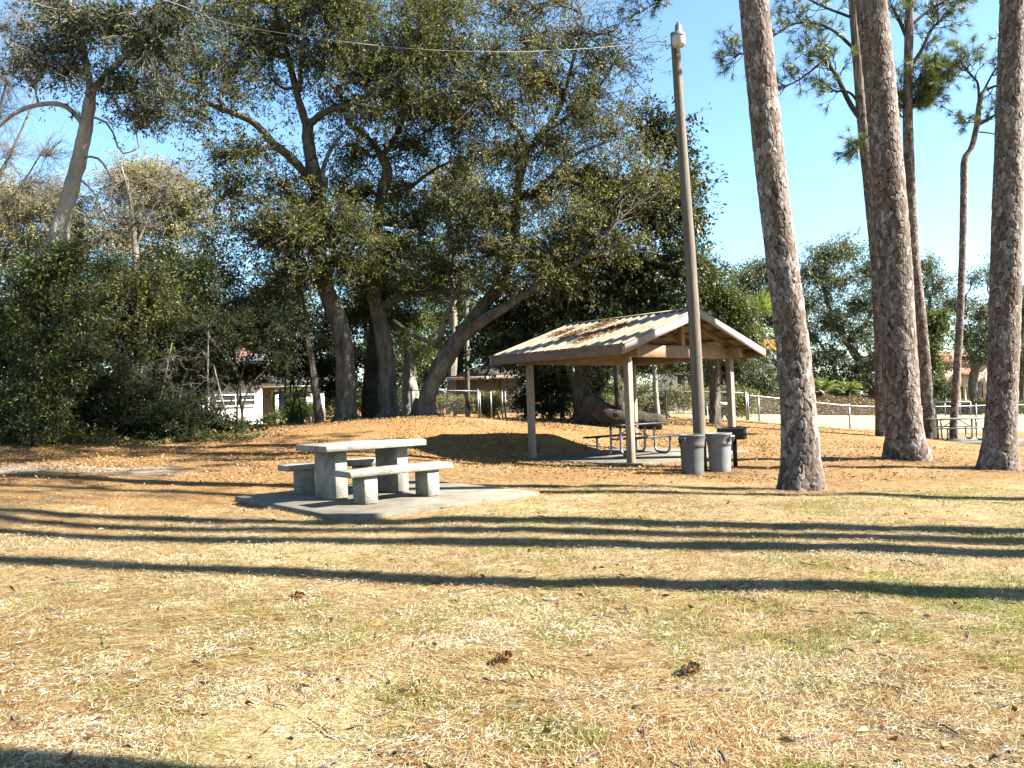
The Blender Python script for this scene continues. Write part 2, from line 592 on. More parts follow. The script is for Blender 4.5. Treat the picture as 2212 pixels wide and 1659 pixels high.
def grow(root, limbs, clumps, bark, leaf, lsize=.085, per_twig=26, twigs=46, spread=.17, droop=.12, wl=.42, twig_r=.011, leafy=True, fine=0, grow_r=1.0, up=.25):
    """limbs: list of world rows (x,y,z,r); clumps: (centre, radii, density)"""
    mb = MB()
    lf = MB()
    nd = []
    for rows in limbs:
        nd.append(limb(mb, rows, sides=16 if rows[0, 3] > .12 else 9))
    nd = np.concatenate(nd)
    tw_p, tw_r = [], []
    for C, Rr, dens in clumps:
        C = np.asarray(C)
        Rr = np.asarray(Rr) * grow_r
        d = np.linalg.norm(nd[:, :3] - C, axis=1) + np.maximum(0, nd[:, 2] - C[2]) * .9 - np.minimum(nd[:, 3], .12) * 3
        k = int(np.argmin(d))
        a = nd[k, :3]
        r0 = min(nd[k, 3] * .65, .03 + .03 * Rr.max())
        vec = C - a
        m1 = a + vec * .35 + rng.normal(size=3) * .12 * np.linalg.norm(vec) + np.array([0, 0, .08 * np.linalg.norm(vec)])
        m2 = a + vec * .7 + rng.normal(size=3) * .1 * np.linalg.norm(vec)
        end = C + unit(1)[0] * Rr * .45
        br = spline(np.array([(*a, r0), (*m1, r0 * .75), (*m2, r0 * .5), (*end, r0 * .22)]), 9)
        tube(mb, br[:, :3], br[:, 3], 6)
        nt = max(3, int(twigs * dens))
        u = rng.normal(size=(nt, 3)) * .56
        u *= np.minimum(1, 1.5 / np.maximum(np.linalg.norm(u, axis=1, keepdims=True), 1e-6))
        T = C + u * Rr
        s_i = rng.integers(2, 9, nt)
        st = br[s_i, :3]
        v = T - st
        ln = np.linalg.norm(v, axis=1, keepdims=True)
        K = 6
        t = np.linspace(0, 1, K)[None, :, None]
        pts = st[:, None] + v[:, None] * t
        pts = pts + (rng.normal(size=(nt, K, 3)) * .09 * ln[:, None]) * np.sin(np.pi * t)
        pts[:, :, 2] += (np.sin(np.pi * t[..., 0]) * .14 - droop * t[..., 0] ** 2) * ln
        tw_p.append(pts)
        rr = np.linspace(1, .28, K)[None] * (twig_r * (0.6 + .5 * ln))
        tw_r.append(rr)
        if fine:
            j = rng.integers(1, K, nt * fine)
            src = pts[np.repeat(np.arange(nt), fine), j]
            dirv = norm(np.repeat(v, fine, 0)) * .7 + unit(nt * fine) * .85
            ll = rng.uniform(.25, .65, (nt * fine, 1)) * (Rr.mean() ** .5)
            K2 = 4
            tt = np.linspace(0, 1, K2)[None, :, None]
            fp = src[:, None] + dirv[:, None] * ll[:, None] * tt + rng.normal(size=(nt * fine, K2, 3)) * .025
            fp[:, :, 2] -= .12 * tt[..., 0] ** 2 * ll
            tubes(mb, fp, np.broadcast_to(np.linspace(1, .4, K2)[None] * twig_r * .5, (nt * fine, K2)), 3, False)
        if leafy and fine:
            nl = max(2, int(per_twig * min(1.4, dens)))
            N_ = len(fp)
            t_ = rng.random((N_, nl)) ** .7 * (K2 - 1.001)
            i0 = t_.astype(int)
            fr = (t_ - i0)[..., None]
            ro = np.arange(N_)[:, None]
            c = fp[ro, i0] * (1 - fr) + fp[ro, i0 + 1] * fr
            off = rng.normal(size=c.shape)
            dr = (norm(off) * .85 + norm(dirv)[:, None] * .7).reshape(-1, 3)
            dr[:, 2] -= up
            c = c.reshape(-1, 3) + norm(dr) * lsize * .45 + rng.normal(size=(N_ * nl, 3)) * spread
            sz = lsize * rng.uniform(.65, 1.25, N_ * nl)
            leaf_quads(lf, c, dr, sz, sz * wl)
        elif leafy:
            nl = max(2, int(per_twig * min(1.6, dens)))
            seg = rng.random((nt, nl)) * (K - 2) + 1.0
            i0 = seg.astype(int)
            fr = (seg - i0)[..., None]
            rows = np.arange(nt)[:, None]
            i1 = np.minimum(i0 + 1, K - 1)
            c = pts[rows, i0] * (1 - fr) + pts[rows, i1] * fr
            off = rng.normal(size=c.shape) * spread
            off[..., 2] -= np.abs(off[..., 2]) * .15
            c = (c + off).reshape(-1, 3)
            dr = (norm(off) * .9 + norm(v)[:, None] * .5).reshape(-1, 3) + rng.normal(size=(nt * nl, 3)) * .45
            dr[:, 2] -= up
            sz = lsize * rng.uniform(.65, 1.25, nt * nl)
            leaf_quads(lf, c, dr, sz, sz * wl)
    if tw_p:
        tubes(mb, np.concatenate(tw_p), np.concatenate(tw_r), 3, False)
    tr = mb.build('trunk', bark, root, True)
    cr = None
    if leafy and lf.n:
        cr = lf.build('crown', leaf, root)
    return tr, cr


def cl(lst, Y, dz=None):
    """clumps from (px, py, rx, ry[, dY[, density]])"""
    o = []
    for q in lst:
        Yc = Y + (q[4] if len(q) > 4 else 0)
        s = Yc / F
        rx, ry = q[2] * s, q[3] * s
        o.append((P(q[0], q[1], Yc), (rx, dz or .5 * (rx + ry), ry), q[5] if len(q) > 5 else 1.0))
    return o


def tree(name, label, cat, base_px, Y, limbs, clumps, bark, leaf, group=None, **kw):
    b = at(base_px, Y)
    root = thing(name, label, cat, b, group)
    L = []
    for i, l in enumerate(limbs):
        rows = px_line(l, Y)
        if i == 0:
            rows = np.r_[[[b[0], b[1], b[2] - .15, rows[0, 3] * 1.2]], rows]
        L.append(rows)
    grow(root, L, cl(clumps, Y), MT[bark], LV[leaf], **kw)
    return root


# ---- the great oaks of the mound
def roots(b, r, n, Y):
    o = []
    for k in range(n):
        a = 2 * math.pi * k / n + rng.uniform(-.4, .4)
        L = r * rng.uniform(1.7, 2.6)
        p = [b[0] + math.cos(a) * L, b[1] + math.sin(a) * L]
        o.append(np.array([(b[0] + math.cos(a) * r * .3, b[1] + math.sin(a) * r * .3, b[2] + r * 1.7, r * .45),
                           (b[0] + math.cos(a) * r * .85, b[1] + math.sin(a) * r * .85, b[2] + r * .55, r * .36),
                           (p[0], p[1], gz(*p) - .04, r * .12)]))
    return o


def big_oak(label, base_px, Y, limbs, clumps, bark, leaf, nroot=6, **kw):
    b = at(base_px, Y)
    root = thing('oak_tree', label, 'tree', b, 'large oaks on the mound')
    L = []
    for i, l in enumerate(limbs):
        rows = px_line(l, Y)
        rows[:, 3] *= 1.1
        if i == 0:
            r0 = rows[0, 3]
            rows = np.r_[[[b[0], b[1], b[2] - .15, r0 * 1.12]], rows]
        L.append(rows)
    if nroot:
        L += roots(b, r0, nroot, Y)
    grow(root, L, cl(clumps, Y), MT[bark], LV[leaf], **kw)
    return root


big_oak('tallest oak of the mound, straight grey trunk with crooked limbs forking high up', 747, 27, [
    [(747, 905, .33), (748, 870, .30), (745, 760, .29), (732, 690, .28), (706, 630, .26), (690, 560, .24), (689, 480, .22), (686, 410, .21), (669, 330, .19), (664, 272, .17)],
    [(686, 412, .15), (640, 352, .13, -.4), (590, 310, .115, -.8), (545, 264, .10, -1), (480, 238, .08, -1.2), (400, 205, .05, -1.3), (330, 172, .03, -1.5)],
    [(664, 274, .13), (641, 200, .11), (622, 120, .09, .4), (600, 40, .07, .5), (580, -60, .05, .6)],
    [(665, 270, .12), (710, 240, .10, -.5), (760, 226, .08, -.8), (830, 180, .06, -1), (900, 120, .04, -1)],
    [(646, 200, .07), (655, 90, .06, -.5), (690, 0, .05, -.6), (700, -80, .04, -.6)],
    [(688, 440, .09), (702, 400, .08, -.6), (696, 370, .07, -.7), (715, 320, .06, -.9), (745, 285, .04, -1)],
    [(600, 317, .07, -.8), (540, 330, .05, -1), (480, 350, .03, -1.2)],
], [(360, 185, 70, 45, -1.4, .55), (440, 150, 75, 50, -1.2, .7), (430, 250, 75, 50, -1.2, .8), (510, 175, 80, 60, -.8, .9), (520, 80, 80, 60, 0, .9), (610, 60, 80, 70, 0, 1),
    (700, 30, 85, 70, -.4, 1.1), (790, 50, 85, 70, -.4, 1.1), (870, 120, 85, 70, -.8, 1.1), (780, 150, 80, 60, -.8, 1), (690, 150, 70, 60, 0, .8), (590, 180, 60, 50, -.3, .5),
    (540, 330, 80, 50, -.8, .8), (610, 420, 85, 60, -.5, 1.1), (500, 420, 85, 60, -.8, .9), (690, 480, 90, 65, -.8, 1.2), (610, 530, 90, 60, -.8, 1.2), (760, 560, 80, 55, -.8, 1.1),
    (540, 500, 80, 55, -.5, 1), (670, 600, 80, 38, -.8, .9), (460, 40, 70, 50, 0, .7), 
    (930, 40, 80, 60, -.6, 1), (770, 480, 60, 50, -.6, 1), (480, 330, 60, 35, -1.1, .5), (900, 220, 70, 50, -.8, .8), (590, 610, 60, 30, -.4, .7), (800, 250, 60, 40, -.8, .8), (640, 500, 70, 50, -1.2, 1), (420, 100, 70, 50, -.6, .8), (500, 0, 80, 40, 0, .8), (620, -5, 80, 40, 0, .9), (740, -5, 80, 40, 0, 1), (740, 110, 70, 50, -.6, 1), (560, 110, 70, 50, -.4, .9), (330, 130, 60, 40, -1, .6)],
    'oak', 'oak', per_twig=12, twigs=64, fine=4, lsize=.118, spread=.05, grow_r=1.2)

big_oak('thick mossy oak standing between the tallest oak and the leaning one', 843, 28, [
    [(842, 890, .31), (838, 850, .29), (832, 760, .27), (815, 670, .25), (801, 600, .22), (812, 500, .20), (825, 426, .18), (837, 368, .16), (824, 334, .13)],
    [(824, 334, .10), (790, 292, .085), (752, 262, .07, -.4), (735, 200, .05, -.6)],
    [(825, 336, .10), (858, 287, .09, .3), (880, 230, .07, .4), (930, 150, .055, .5), (960, 60, .04, .5)],
    [(812, 668, .12), (870, 642, .10, -.6), (950, 632, .08, -1), (1030, 634, .05, -1.4)],
    [(826, 428, .09), (880, 410, .07, .5), (930, 372, .05, .6), (970, 350, .035, .6)],
], [(760, 330, 75, 55, 0, 1), (850, 210, 75, 60, .3, 1.1), (930, 130, 80, 60, .4, 1.1), (900, 320, 80, 55, .3, 1.1), (760, 420, 70, 55, -.5, 1.1), (860, 420, 75, 55, .3, 1), (930, 470, 70, 50, .2, 1),
    (870, 540, 90, 55, -.3, 1.2), (800, 600, 80, 42, -.5, 1), (960, 590, 80, 45, -.8, 1.1), (960, 240, 75, 60, .4, 1), (880, 20, 90, 70, .3, 1.1), (980, 20, 85, 60, .4, 1), (1000, 340, 50, 50, .4, .6),
    (1010, 500, 70, 50, 0, 1), (900, 620, 70, 30, -.8, .7), (820, 120, 80, 60, .2, 1), (1000, 130, 70, 60, .4, 1), (740, 240, 60, 50, 0, .9), (1000, 250, 60, 50, .3, .9)],
    'oak', 'oak', per_twig=12, twigs=64, fine=4, lsize=.118, spread=.05, grow_r=1.2)

big_oak('oak leaning far to the right toward the gate, with a dry olive crown', 915, 27, [
    [(917, 895, .33), (925, 855, .28), (950, 800, .26), (985, 745, .24), (1022, 690, .20), (1060, 640, .18), (1095, 580, .17), (1110, 500, .155), (1116, 430, .145), (1123, 380, .13), (1137, 332, .12)],
    [(1137, 334, .09), (1125, 290, .08, -.3), (1095, 255, .06, -.4), (1050, 210, .04, -.4)],
    [(1136, 332, .10), (1168, 290, .085, .3), (1210, 235, .07, .5), (1237, 133, .05, .6), (1262, 40, .035, .6)],
    [(1000, 728, .19), (1047, 690, .15, -.6), (1090, 665, .12, -1), (1140, 632, .09, -1.3), (1210, 590, .07, -1.6), (1290, 540, .045, -1.8)],
    [(1116, 432, .08), (1172, 398, .07, -.5), (1240, 335, .055, -.7), (1330, 300, .035, -.8)],
    [(948, 750, .10), (953, 716, .085, -.3), (958, 690, .075, -.3), (974, 660, .06, -.4), (1000, 600, .04, -.5)],
    [(946, 748, .085), (922, 735, .075, -.3), (897, 727, .07, -.5), (862, 700, .05, -.8), (850, 690, .04, -.8)],
    [(1170, 290, .06), (1230, 250, .05, .3), (1300, 180, .04, .3), (1340, 110, .025, .3)],
], [(1050, 130, 75, 60, 0, .9), (1130, 90, 75, 60, .2, .9), (1220, 70, 80, 60, .4, .7), (1300, 70, 75, 55, .4, .5), (1345, 140, 70, 55, .3, .5), (1270, 190, 75, 55, .3, .8), (1180, 190, 75, 60, .2, 1),
    (1080, 240, 75, 55, -.2, 1), (1200, 310, 80, 55, -.2, 1), (1320, 280, 75, 50, -.5, .7), (1395, 330, 60, 45, -.5, .6), (1270, 390, 80, 55, -.5, 1.1), (1160, 430, 75, 55, -.3, 1.1), (1350, 430, 75, 55, -.8, 1),
    (1240, 510, 85, 55, -1, 1.2), (1340, 530, 70, 45, -1.2, .8), (1150, 560, 80, 50, -1, 1.2), (1070, 540, 70, 50, -.4, 1.1), (1430, 410, 55, 50, -.8, .7), (1030, 330, 70, 60, -.2, .8),
    (1190, 600, 70, 32, -1.4, .8), (1080, 610, 70, 32, -1, .8), (1010, 200, 60, 60, -.3, .9), (1380, 230, 45, 45, .2, .35), (1060, 430, 55, 55, -.3, .9), (1200, -20, 90, 50, .4, .6), (1080, 10, 90, 50, .2, .9), (1290, 130, 60, 45, .3, .7), (1130, 160, 70, 50, .1, 1), (1260, 250, 70, 45, 0, .9), (1390, 400, 50, 45, -.6, .9), (1290, 450, 60, 45, -.8, 1), (1100, 330, 70, 50, 0, 1), (1080, 480, 60, 45, -.4, 1)],
    'oak', 'oak_dry', per_twig=9, twigs=66, fine=5, lsize=.108, spread=.05, twig_r=.013, grow_r=1.2)

tree('slender_tree', 'thin dark trunk rising close beside the left flank of the tallest oak', 'tree', 688, 26.5, [
    [(688, 900, .15), (682, 850, .13), (672, 780, .12), (660, 720, .115), (650, 660, .11), (640, 610, .09), (620, 550, .07), (600, 480, .05)]],
    [(640, 600, 60, 40, -.3, .8), (600, 520, 65, 45, -.3, .8), (580, 640, 55, 36, 0, .6)], 'darkbark', 'oak', per_twig=26, twigs=50, lsize=.09)

tree('stout_tree', 'dark trunk standing in the gap directly behind the mossy oak', 'tree', 800, 29, [
    [(800, 880, .33), (806, 800, .31), (815, 700, .28), (825, 600, .24), (840, 500, .18)]],
    [(800, 640, 90, 50, 0, 1.1), (880, 680, 70, 40, 0, .9), (760, 680, 70, 45, 0, 1)], 'darkbark', 'dark', per_twig=30, twigs=60, lsize=.12)

tree('stout_tree', 'pale short trunk with a light green crown behind the leaning oak', 'tree', 886, 31, [
    [(886, 880, .30), (887, 830, .27), (884, 760, .25), (886, 690, .2)]],
    [(870, 740, 50, 36, 0, 1.2), (905, 700, 55, 34, 0, 1), (920, 760, 36, 28, 0, .8), (850, 700, 40, 30, 0, .9)], 'palebark', 'bright', per_twig=26, twigs=60, lsize=.11)

# ---- magnolia with the fallen limb behind the shelter
mg = at(1268, 27)
mroot = thing('magnolia_tree', 'dark glossy magnolia behind the shelter with one huge limb lying along the ground', 'tree', mg)
L = [np.r_[[[mg[0], mg[1], mg[2] - .2, .5]], px_line([(1268, 895, .42), (1258, 850, .33), (1246, 800, .30), (1236, 740, .27), (1240, 660, .22), (1270, 560, .17), (1320, 460, .12), (1400, 380, .08)], 27)]]
lg = [at(1272, 26.8), at(1310, 26.3), at(1350, 26.1), at(1395, 26), at(1432, 25.9)]
L.append(np.array([(lg[0][0], lg[0][1], lg[0][2] + .75, .34), (*(lg[1] + [0, 0, .38]), .36), (*(lg[2] + [0, 0, .27]), .31), (*(lg[3] + [0, 0, .24]), .30), (*(lg[4] + [0, 0, .24]), .27)]))
L.append(px_line([(1345, 905, .15, -.9), (1336, 850, .135, -.9), (1332, 790, .12, -.8), (1335, 700, .10, -.6), (1360, 600, .06, 0)], 27))
L.append(px_line([(1246, 800, .14), (1180, 700, .10), (1120, 640, .06)], 27))
L.append(px_line([(1270, 560, .12), (1380, 560, .09, -.5), (1480, 580, .06, -.8)], 27))
L.append(px_line([(1340, 440, .09), (1440, 430, .07), (1500, 420, .04)], 27))
L += roots(mg, .42, 6, 27)
grow(mroot, L, cl([(1450, 300, 48, 45, .5, .9), (1400, 260, 40, 40, .5, .5), (1475, 400, 45, 45, .3, .9), (1420, 470, 70, 55, .3, 1.2), (1490, 480, 34, 34, 0, .8), (1350, 590, 85, 60, .5, 1.4), (1240, 650, 85, 50, .5, 1.4), (1410, 640, 80, 50, 0, 1.4),
                   (1150, 710, 75, 45, .5, 1.2), (1310, 710, 85, 40, .3, 1.3), (1470, 570, 60, 55, -.3, 1.2), (1090, 760, 50, 34, .3, .9), (1210, 765, 80, 34, .3, 1.1), (1070, 690, 50, 40, .5, .8), (1300, 420, 80, 60, .8, 1), (1470, 690, 55, 40, 0, 1.1),
                   (1380, 720, 70, 30, 0, 1), (1200, 560, 70, 50, 1, 1)], 27),
     MT['darkbark'], LV['dark'], lsize=.17, wl=.45, per_twig=9, fine=4, twigs=76, spread=.07, grow_r=1.12)

tree('shade_tree', 'slim pale trunk springing up beside the end of the lying magnolia limb', 'tree', 1420, 26.1, [
    [(1421, 900, .10), (1418, 860, .085), (1416, 820, .08), (1412, 760, .07), (1404, 690, .05)]],
    [(1404, 700, 50, 30, 0, .8), (1430, 760, 40, 24, 0, .7)], 'palebark', 'dark', per_twig=20, twigs=40, lsize=.13)

tree('shade_tree', 'round crowned evergreen with sunlit rusty leaves above the right eave of the shelter', 'tree', 1545, 29, [
    [(1545, 890, .2), (1545, 800, .19), (1550, 700, .15), (1550, 620, .09)]],
    [(1500, 560, 36, 40, 0, .9), (1530, 600, 50, 45, 0, 1.1), (1560, 650, 60, 45, 0, 1.2), (1600, 690, 55, 45, 0, 1.2), (1500, 660, 60, 45, 0, 1.2), (1570, 740, 70, 45, 0, 1.2), (1480, 730, 60, 40, 0, 1), (1625, 740, 40, 35, 0, 1)],
    'oak', 'laurel', per_twig=30, twigs=70, lsize=.13)

# ---- pale barked tree at the left with narrow dark leaves
tree('white_barked_tree', 'tall slender tree with a pale sunlit trunk rising out of the ivy at the left', 'tree', 84, 21, [
    [(84, 930, .26), (95, 700, .25), (118, 540, .22), (150, 420, .195), (172, 330, .17), (186, 262, .155), (197, 197, .14)],
    [(197, 197, .11), (181, 120, .09), (160, 50, .075), (140, -50, .05)],
    [(198, 199, .095), (240, 150, .085, -.3), (290, 100, .07, -.5), (330, 30, .05, -.6), (360, -60, .04, -.6)],
    [(180, 268, .075), (150, 236, .065, -.2), (110, 225, .06, -.4), (40, 240, .05, -.6), (-20, 290, .03, -.7)],
    [(184, 338, .035), (216, 345, .03, -.2), (240, 385, .025, -.3), (262, 430, .018, -.3)],
    [(170, 385, .03), (205, 420, .025, .2), (232, 480, .018, .3)],
    [(190, 250, .035), (235, 270, .03), (262, 330, .022), (300, 320, .015)],
], [(100, 110, 70, 50, 0, .8), (60, 140, 60, 40, -.2, .5), (170, 60, 70, 50, 0, .9), (250, 60, 75, 55, -.4, 1), (330, 100, 65, 50, -.6, .9), (270, 190, 70, 40, -.4, .8), (350, 50, 70, 55, -.6, .9), (120, 20, 70, 50, 0, .8),
    (330, 210, 60, 34, -.6, .7), (400, 30, 50, 50, -.6, .7), (150, 150, 50, 40, 0, .6), (290, 250, 50, 30, -.4, .5)],
    'palebark', 'slim', per_twig=11, twigs=70, fine=4, lsize=.125, wl=.32, spread=.04, grow_r=1.15)

# ---- leafless and pale trees of the left background
def bare(label, base, Y, limbs, clumps, **kw):
    return tree('bare_tree', label, 'tree', base, Y, limbs, clumps, 'twig', 'pale', 'leafless trees at the left', leafy=False, fine=5, **kw)


bare('leafless tree with fine bare twigs at the far left edge of the sky', -60, 25, [
    [(-60, 900, .16), (-50, 600, .12), (-20, 430, .08), (20, 340, .045), (60, 250, .025), (90, 170, .012)],
    [(-30, 450, .045), (30, 420, .03), (90, 330, .018), (120, 280, .01)], [(-40, 350, .04), (0, 230, .03), (30, 100, .018), (40, 20, .01)], [(0, 200, .025), (-10, 100, .018), (10, 40, .01)]],
    [(30, 330, 60, 60), (80, 420, 60, 50), (20, 180, 50, 60), (60, 60, 60, 50), (0, 440, 50, 50), (110, 330, 50, 40), (10, 60, 50, 50), (0, 250, 50, 60), (70, 160, 50, 60), (130, 400, 60, 50), (40, 130, 50, 50)], twigs=50, twig_r=.010)
bare('leafless grey tree with drooping twigs in the gap between the pale trunk and the oaks', 300, 33, [
    [(300, 900, .18), (296, 650, .15), (290, 520, .11), (280, 430, .07), (262, 360, .04)], [(292, 540, .06), (330, 450, .04), (370, 390, .025)], [(290, 500, .05), (240, 430, .03), (215, 400, .02)]],
    [(260, 400, 60, 50), (340, 410, 60, 50), (400, 380, 60, 40), (300, 480, 70, 50), (220, 470, 50, 50)], twigs=34, twig_r=.012)


def pale_tree(label, base, Y, top, clumps):
    return tree('pale_tree', label, 'tree', base, Y, [[(base, 890, .25), (base + 4, 700, .2), (base - 4, 560, .14), top]], clumps, 'twig', 'pale', 'pale twiggy trees behind the thicket',
                per_twig=9, twigs=80, fine=4, lsize=.12, twig_r=.016, spread=.07, grow_r=1.15)


pale_tree('pale olive tree filling the sky gap just right of the pale trunk', 300, 40, (290, 420, .08), [(260, 420, 55, 50), (310, 390, 60, 45), (350, 440, 60, 50), (290, 490, 75, 50), (380, 500, 60, 50), (230, 520, 60, 50), (330, 560, 80, 50), (400, 430, 50, 40), (280, 370, 50, 34), (340, 380, 50, 36), (440, 480, 60, 50), (450, 420, 40, 34, 0, .6), (250, 600, 80, 50), (400, 580, 80, 50)])
pale_tree('pale olive tree partly behind the pale trunk above the ivy', 60, 40, (70, 470, .08), [(30, 470, 60, 50), (100, 450, 60, 50), (70, 530, 70, 50), (150, 520, 60, 60), (10, 560, 60, 50), (180, 590, 70, 50), (100, 600, 70, 40), (-30, 430, 50, 60), (20, 420, 55, 40), (130, 440, 50, 40), (160, 470, 50, 50), (-10, 500, 60, 60), (60, 650, 90, 50), (180, 520, 50, 50)])
pale_tree('sparse pale tree seen through the gap between the two crowns of the middle oaks', 975, 42, (970, 420, .07), [(960, 400, 45, 40), (1000, 380, 40, 34), (980, 450, 60, 40), (1030, 430, 40, 40), (930, 440, 40, 30)])
# ------------------------------------------------------------------ thicket, shrubs, far trees
def shrub(name, label, cat, cx, Y, clumps, leaf, stems=6, group=None, bark='darkbark', **kw):
    b = at(cx, Y)
    root = thing(name, label, cat, b, group)
    s = Y / F
    tops = [P(c[0], c[1], Y) for c in clumps]
    L = []
    for k in range(stems):
        t = tops[k % len(tops)]
        bx, by = b[0] + rng.uniform(-.5, .5), b[1] + rng.uniform(-.3, .3)
        bz = gz(bx, by) - .05
        m = np.array([bx + (t[0] - bx) * .25, by, bz + (t[2] - bz) * .55])
        L.append(np.array([(bx, by, bz, .035 + .004 * stems * rng.random()), (*m, .03), (t[0], t[1], t[2], .012)]))
    grow(root, L, cl(clumps, Y), MT[bark], LV[leaf], **kw)
    return root


TH = 'dark shrubs of the thicket at the left'
kwT = dict(per_twig=9, twigs=70, fine=4, lsize=.105, spread=.05, grow_r=1.15)
shrub('ivy_shrub', 'ivy smothered shrub wrapped round the foot of the pale barked tree', 'shrub', 95, 20.6,
      [(100, 600, 60, 50, 0, 1.2), (60, 660, 60, 50, 0, 1), (130, 570, 30, 40, 0, 1), (140, 680, 60, 50, 0, 1), (90, 740, 70, 40, 0, 1), (80, 810, 60, 40, 0, 1), (100, 870, 60, 40, 0, 1), (80, 920, 60, 24, 0, 1)], 'laurel', group=TH, **kwT)
shrub('shrub', 'dark shrub at the far left edge of the thicket, reaching down to the dirt', 'shrub', 0, 21.5,
      [(-40, 640, 60, 60), (10, 720, 60, 60), (-20, 800, 70, 60), (30, 860, 70, 50), (-30, 900, 70, 40), (60, 910, 60, 30)], 'laurel', group=TH, **kwT)
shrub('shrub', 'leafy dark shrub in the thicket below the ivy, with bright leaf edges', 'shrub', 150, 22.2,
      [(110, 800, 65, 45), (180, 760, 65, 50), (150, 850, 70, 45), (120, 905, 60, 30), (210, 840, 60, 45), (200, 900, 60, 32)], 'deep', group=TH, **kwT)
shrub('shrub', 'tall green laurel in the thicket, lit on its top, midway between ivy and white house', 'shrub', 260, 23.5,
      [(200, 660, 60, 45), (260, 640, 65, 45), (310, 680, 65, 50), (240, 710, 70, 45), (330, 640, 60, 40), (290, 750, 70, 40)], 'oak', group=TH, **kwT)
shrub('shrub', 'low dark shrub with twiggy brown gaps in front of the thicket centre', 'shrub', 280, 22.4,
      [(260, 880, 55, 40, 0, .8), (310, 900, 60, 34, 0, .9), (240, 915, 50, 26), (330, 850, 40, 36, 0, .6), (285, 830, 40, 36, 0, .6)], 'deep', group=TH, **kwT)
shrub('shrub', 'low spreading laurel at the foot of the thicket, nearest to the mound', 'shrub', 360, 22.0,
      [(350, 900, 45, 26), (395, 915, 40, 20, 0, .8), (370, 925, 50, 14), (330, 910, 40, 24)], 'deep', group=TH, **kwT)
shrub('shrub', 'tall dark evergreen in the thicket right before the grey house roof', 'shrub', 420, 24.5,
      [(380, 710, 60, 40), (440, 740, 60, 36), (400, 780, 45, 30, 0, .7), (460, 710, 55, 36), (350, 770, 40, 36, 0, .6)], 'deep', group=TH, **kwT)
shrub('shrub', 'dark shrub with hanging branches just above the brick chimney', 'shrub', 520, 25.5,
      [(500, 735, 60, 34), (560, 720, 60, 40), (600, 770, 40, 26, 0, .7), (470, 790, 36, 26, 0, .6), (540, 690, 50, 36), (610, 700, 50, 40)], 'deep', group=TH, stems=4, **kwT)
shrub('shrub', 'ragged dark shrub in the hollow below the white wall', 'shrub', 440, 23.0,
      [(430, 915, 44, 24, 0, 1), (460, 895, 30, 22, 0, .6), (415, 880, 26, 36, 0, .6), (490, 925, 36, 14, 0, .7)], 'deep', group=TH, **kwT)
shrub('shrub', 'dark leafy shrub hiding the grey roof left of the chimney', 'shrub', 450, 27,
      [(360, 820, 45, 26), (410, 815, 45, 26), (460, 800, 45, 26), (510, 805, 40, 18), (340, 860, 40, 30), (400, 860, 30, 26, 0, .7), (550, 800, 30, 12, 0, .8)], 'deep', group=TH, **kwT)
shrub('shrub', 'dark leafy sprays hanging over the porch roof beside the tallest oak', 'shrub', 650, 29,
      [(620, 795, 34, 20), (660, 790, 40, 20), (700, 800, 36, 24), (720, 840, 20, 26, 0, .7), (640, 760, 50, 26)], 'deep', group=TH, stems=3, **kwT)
shrub('vine_shrub', 'low sprawling green vine at the foot of the gate post by the mound', 'shrub', 545, 24.5,
      [(530, 915, 34, 12, 0, .6), (570, 905, 26, 12, 0, .6), (500, 930, 34, 10, 0, .6), (600, 900, 18, 10, 0, .5)], 'laurel', stems=5, per_twig=22, twigs=36, lsize=.09, spread=.1)
shrub('thicket_tree', 'slim pale stem with green leaves standing upright in the thicket below the pale trees', 'tree', 450, 27,
      [(440, 580, 60, 45), (400, 630, 60, 45), (490, 610, 55, 45), (450, 520, 45, 40, 0, .7), (350, 560, 60, 40), (520, 660, 50, 36), (450, 660, 60, 40)], 'oak_dry', stems=3, bark='palebark', per_twig=24, twigs=60, lsize=.11)
shrub('thicket_tree', 'green tree in the thicket beneath the pale olive trees, its crown catching the sun', 'tree', 280, 29,
      [(240, 590, 65, 40), (310, 610, 60, 40), (370, 640, 60, 40), (200, 640, 60, 40), (160, 670, 50, 45)], 'oak_dry', stems=4, per_twig=24, twigs=60, lsize=.12)
shrub('thicket_tree', 'shaded tree behind the tallest oak, filling the space above the white porch', 'tree', 640, 31,
      [(600, 640, 60, 45), (650, 700, 70, 45), (590, 700, 50, 40), (700, 740, 60, 40), (640, 760, 50, 34), (560, 650, 45, 40), (720, 680, 50, 40)], 'dark', stems=4, per_twig=26, twigs=60, lsize=.14)

# bare saplings before the white house
for lab, x0, x1, Y, h in (('bare leaning sapling in the thicket left of the white wall', 325, 372, 22.2, 740), ('bare sapling with a crooked stem before the white wall', 490, 462, 23.4, 790),
                          ('thin straight sapling crossing the dark window of the white wall', 446, 450, 23.8, 700)):
    tree('sapling', lab, 'sapling', x0, Y, [[(x0, 900, .03), ((x0 + x1) / 2, 850, .026), (x1, h, .014)]], [(x1, h + 30, 34, 34, 0, .6), (x1 - 10, h + 70, 30, 24, 0, .5)], 'twig', 'pale', leafy=False, fine=3, twigs=20, twig_r=.008)
for lab, x0, x1, Y in (('thick dark trunk in the thicket standing before the white wall', 408, 414, 25), ('dark forked trunk in the thicket left of the white wall', 335, 342, 25.5)):
    tree('shade_tree', lab, 'tree', x0, Y, [[(x0, 900, .14), ((x0 + x1) / 2, 800, .12), (x1, 690, .10), (x1 + 6, 600, .07)]], [(x1, 640, 60, 40, 0, 1), (x1 + 30, 590, 50, 40, 0, 1), (x1 - 40, 600, 50, 40, 0, 1)], 'darkbark', 'dark', per_twig=26, twigs=50, lsize=.12)

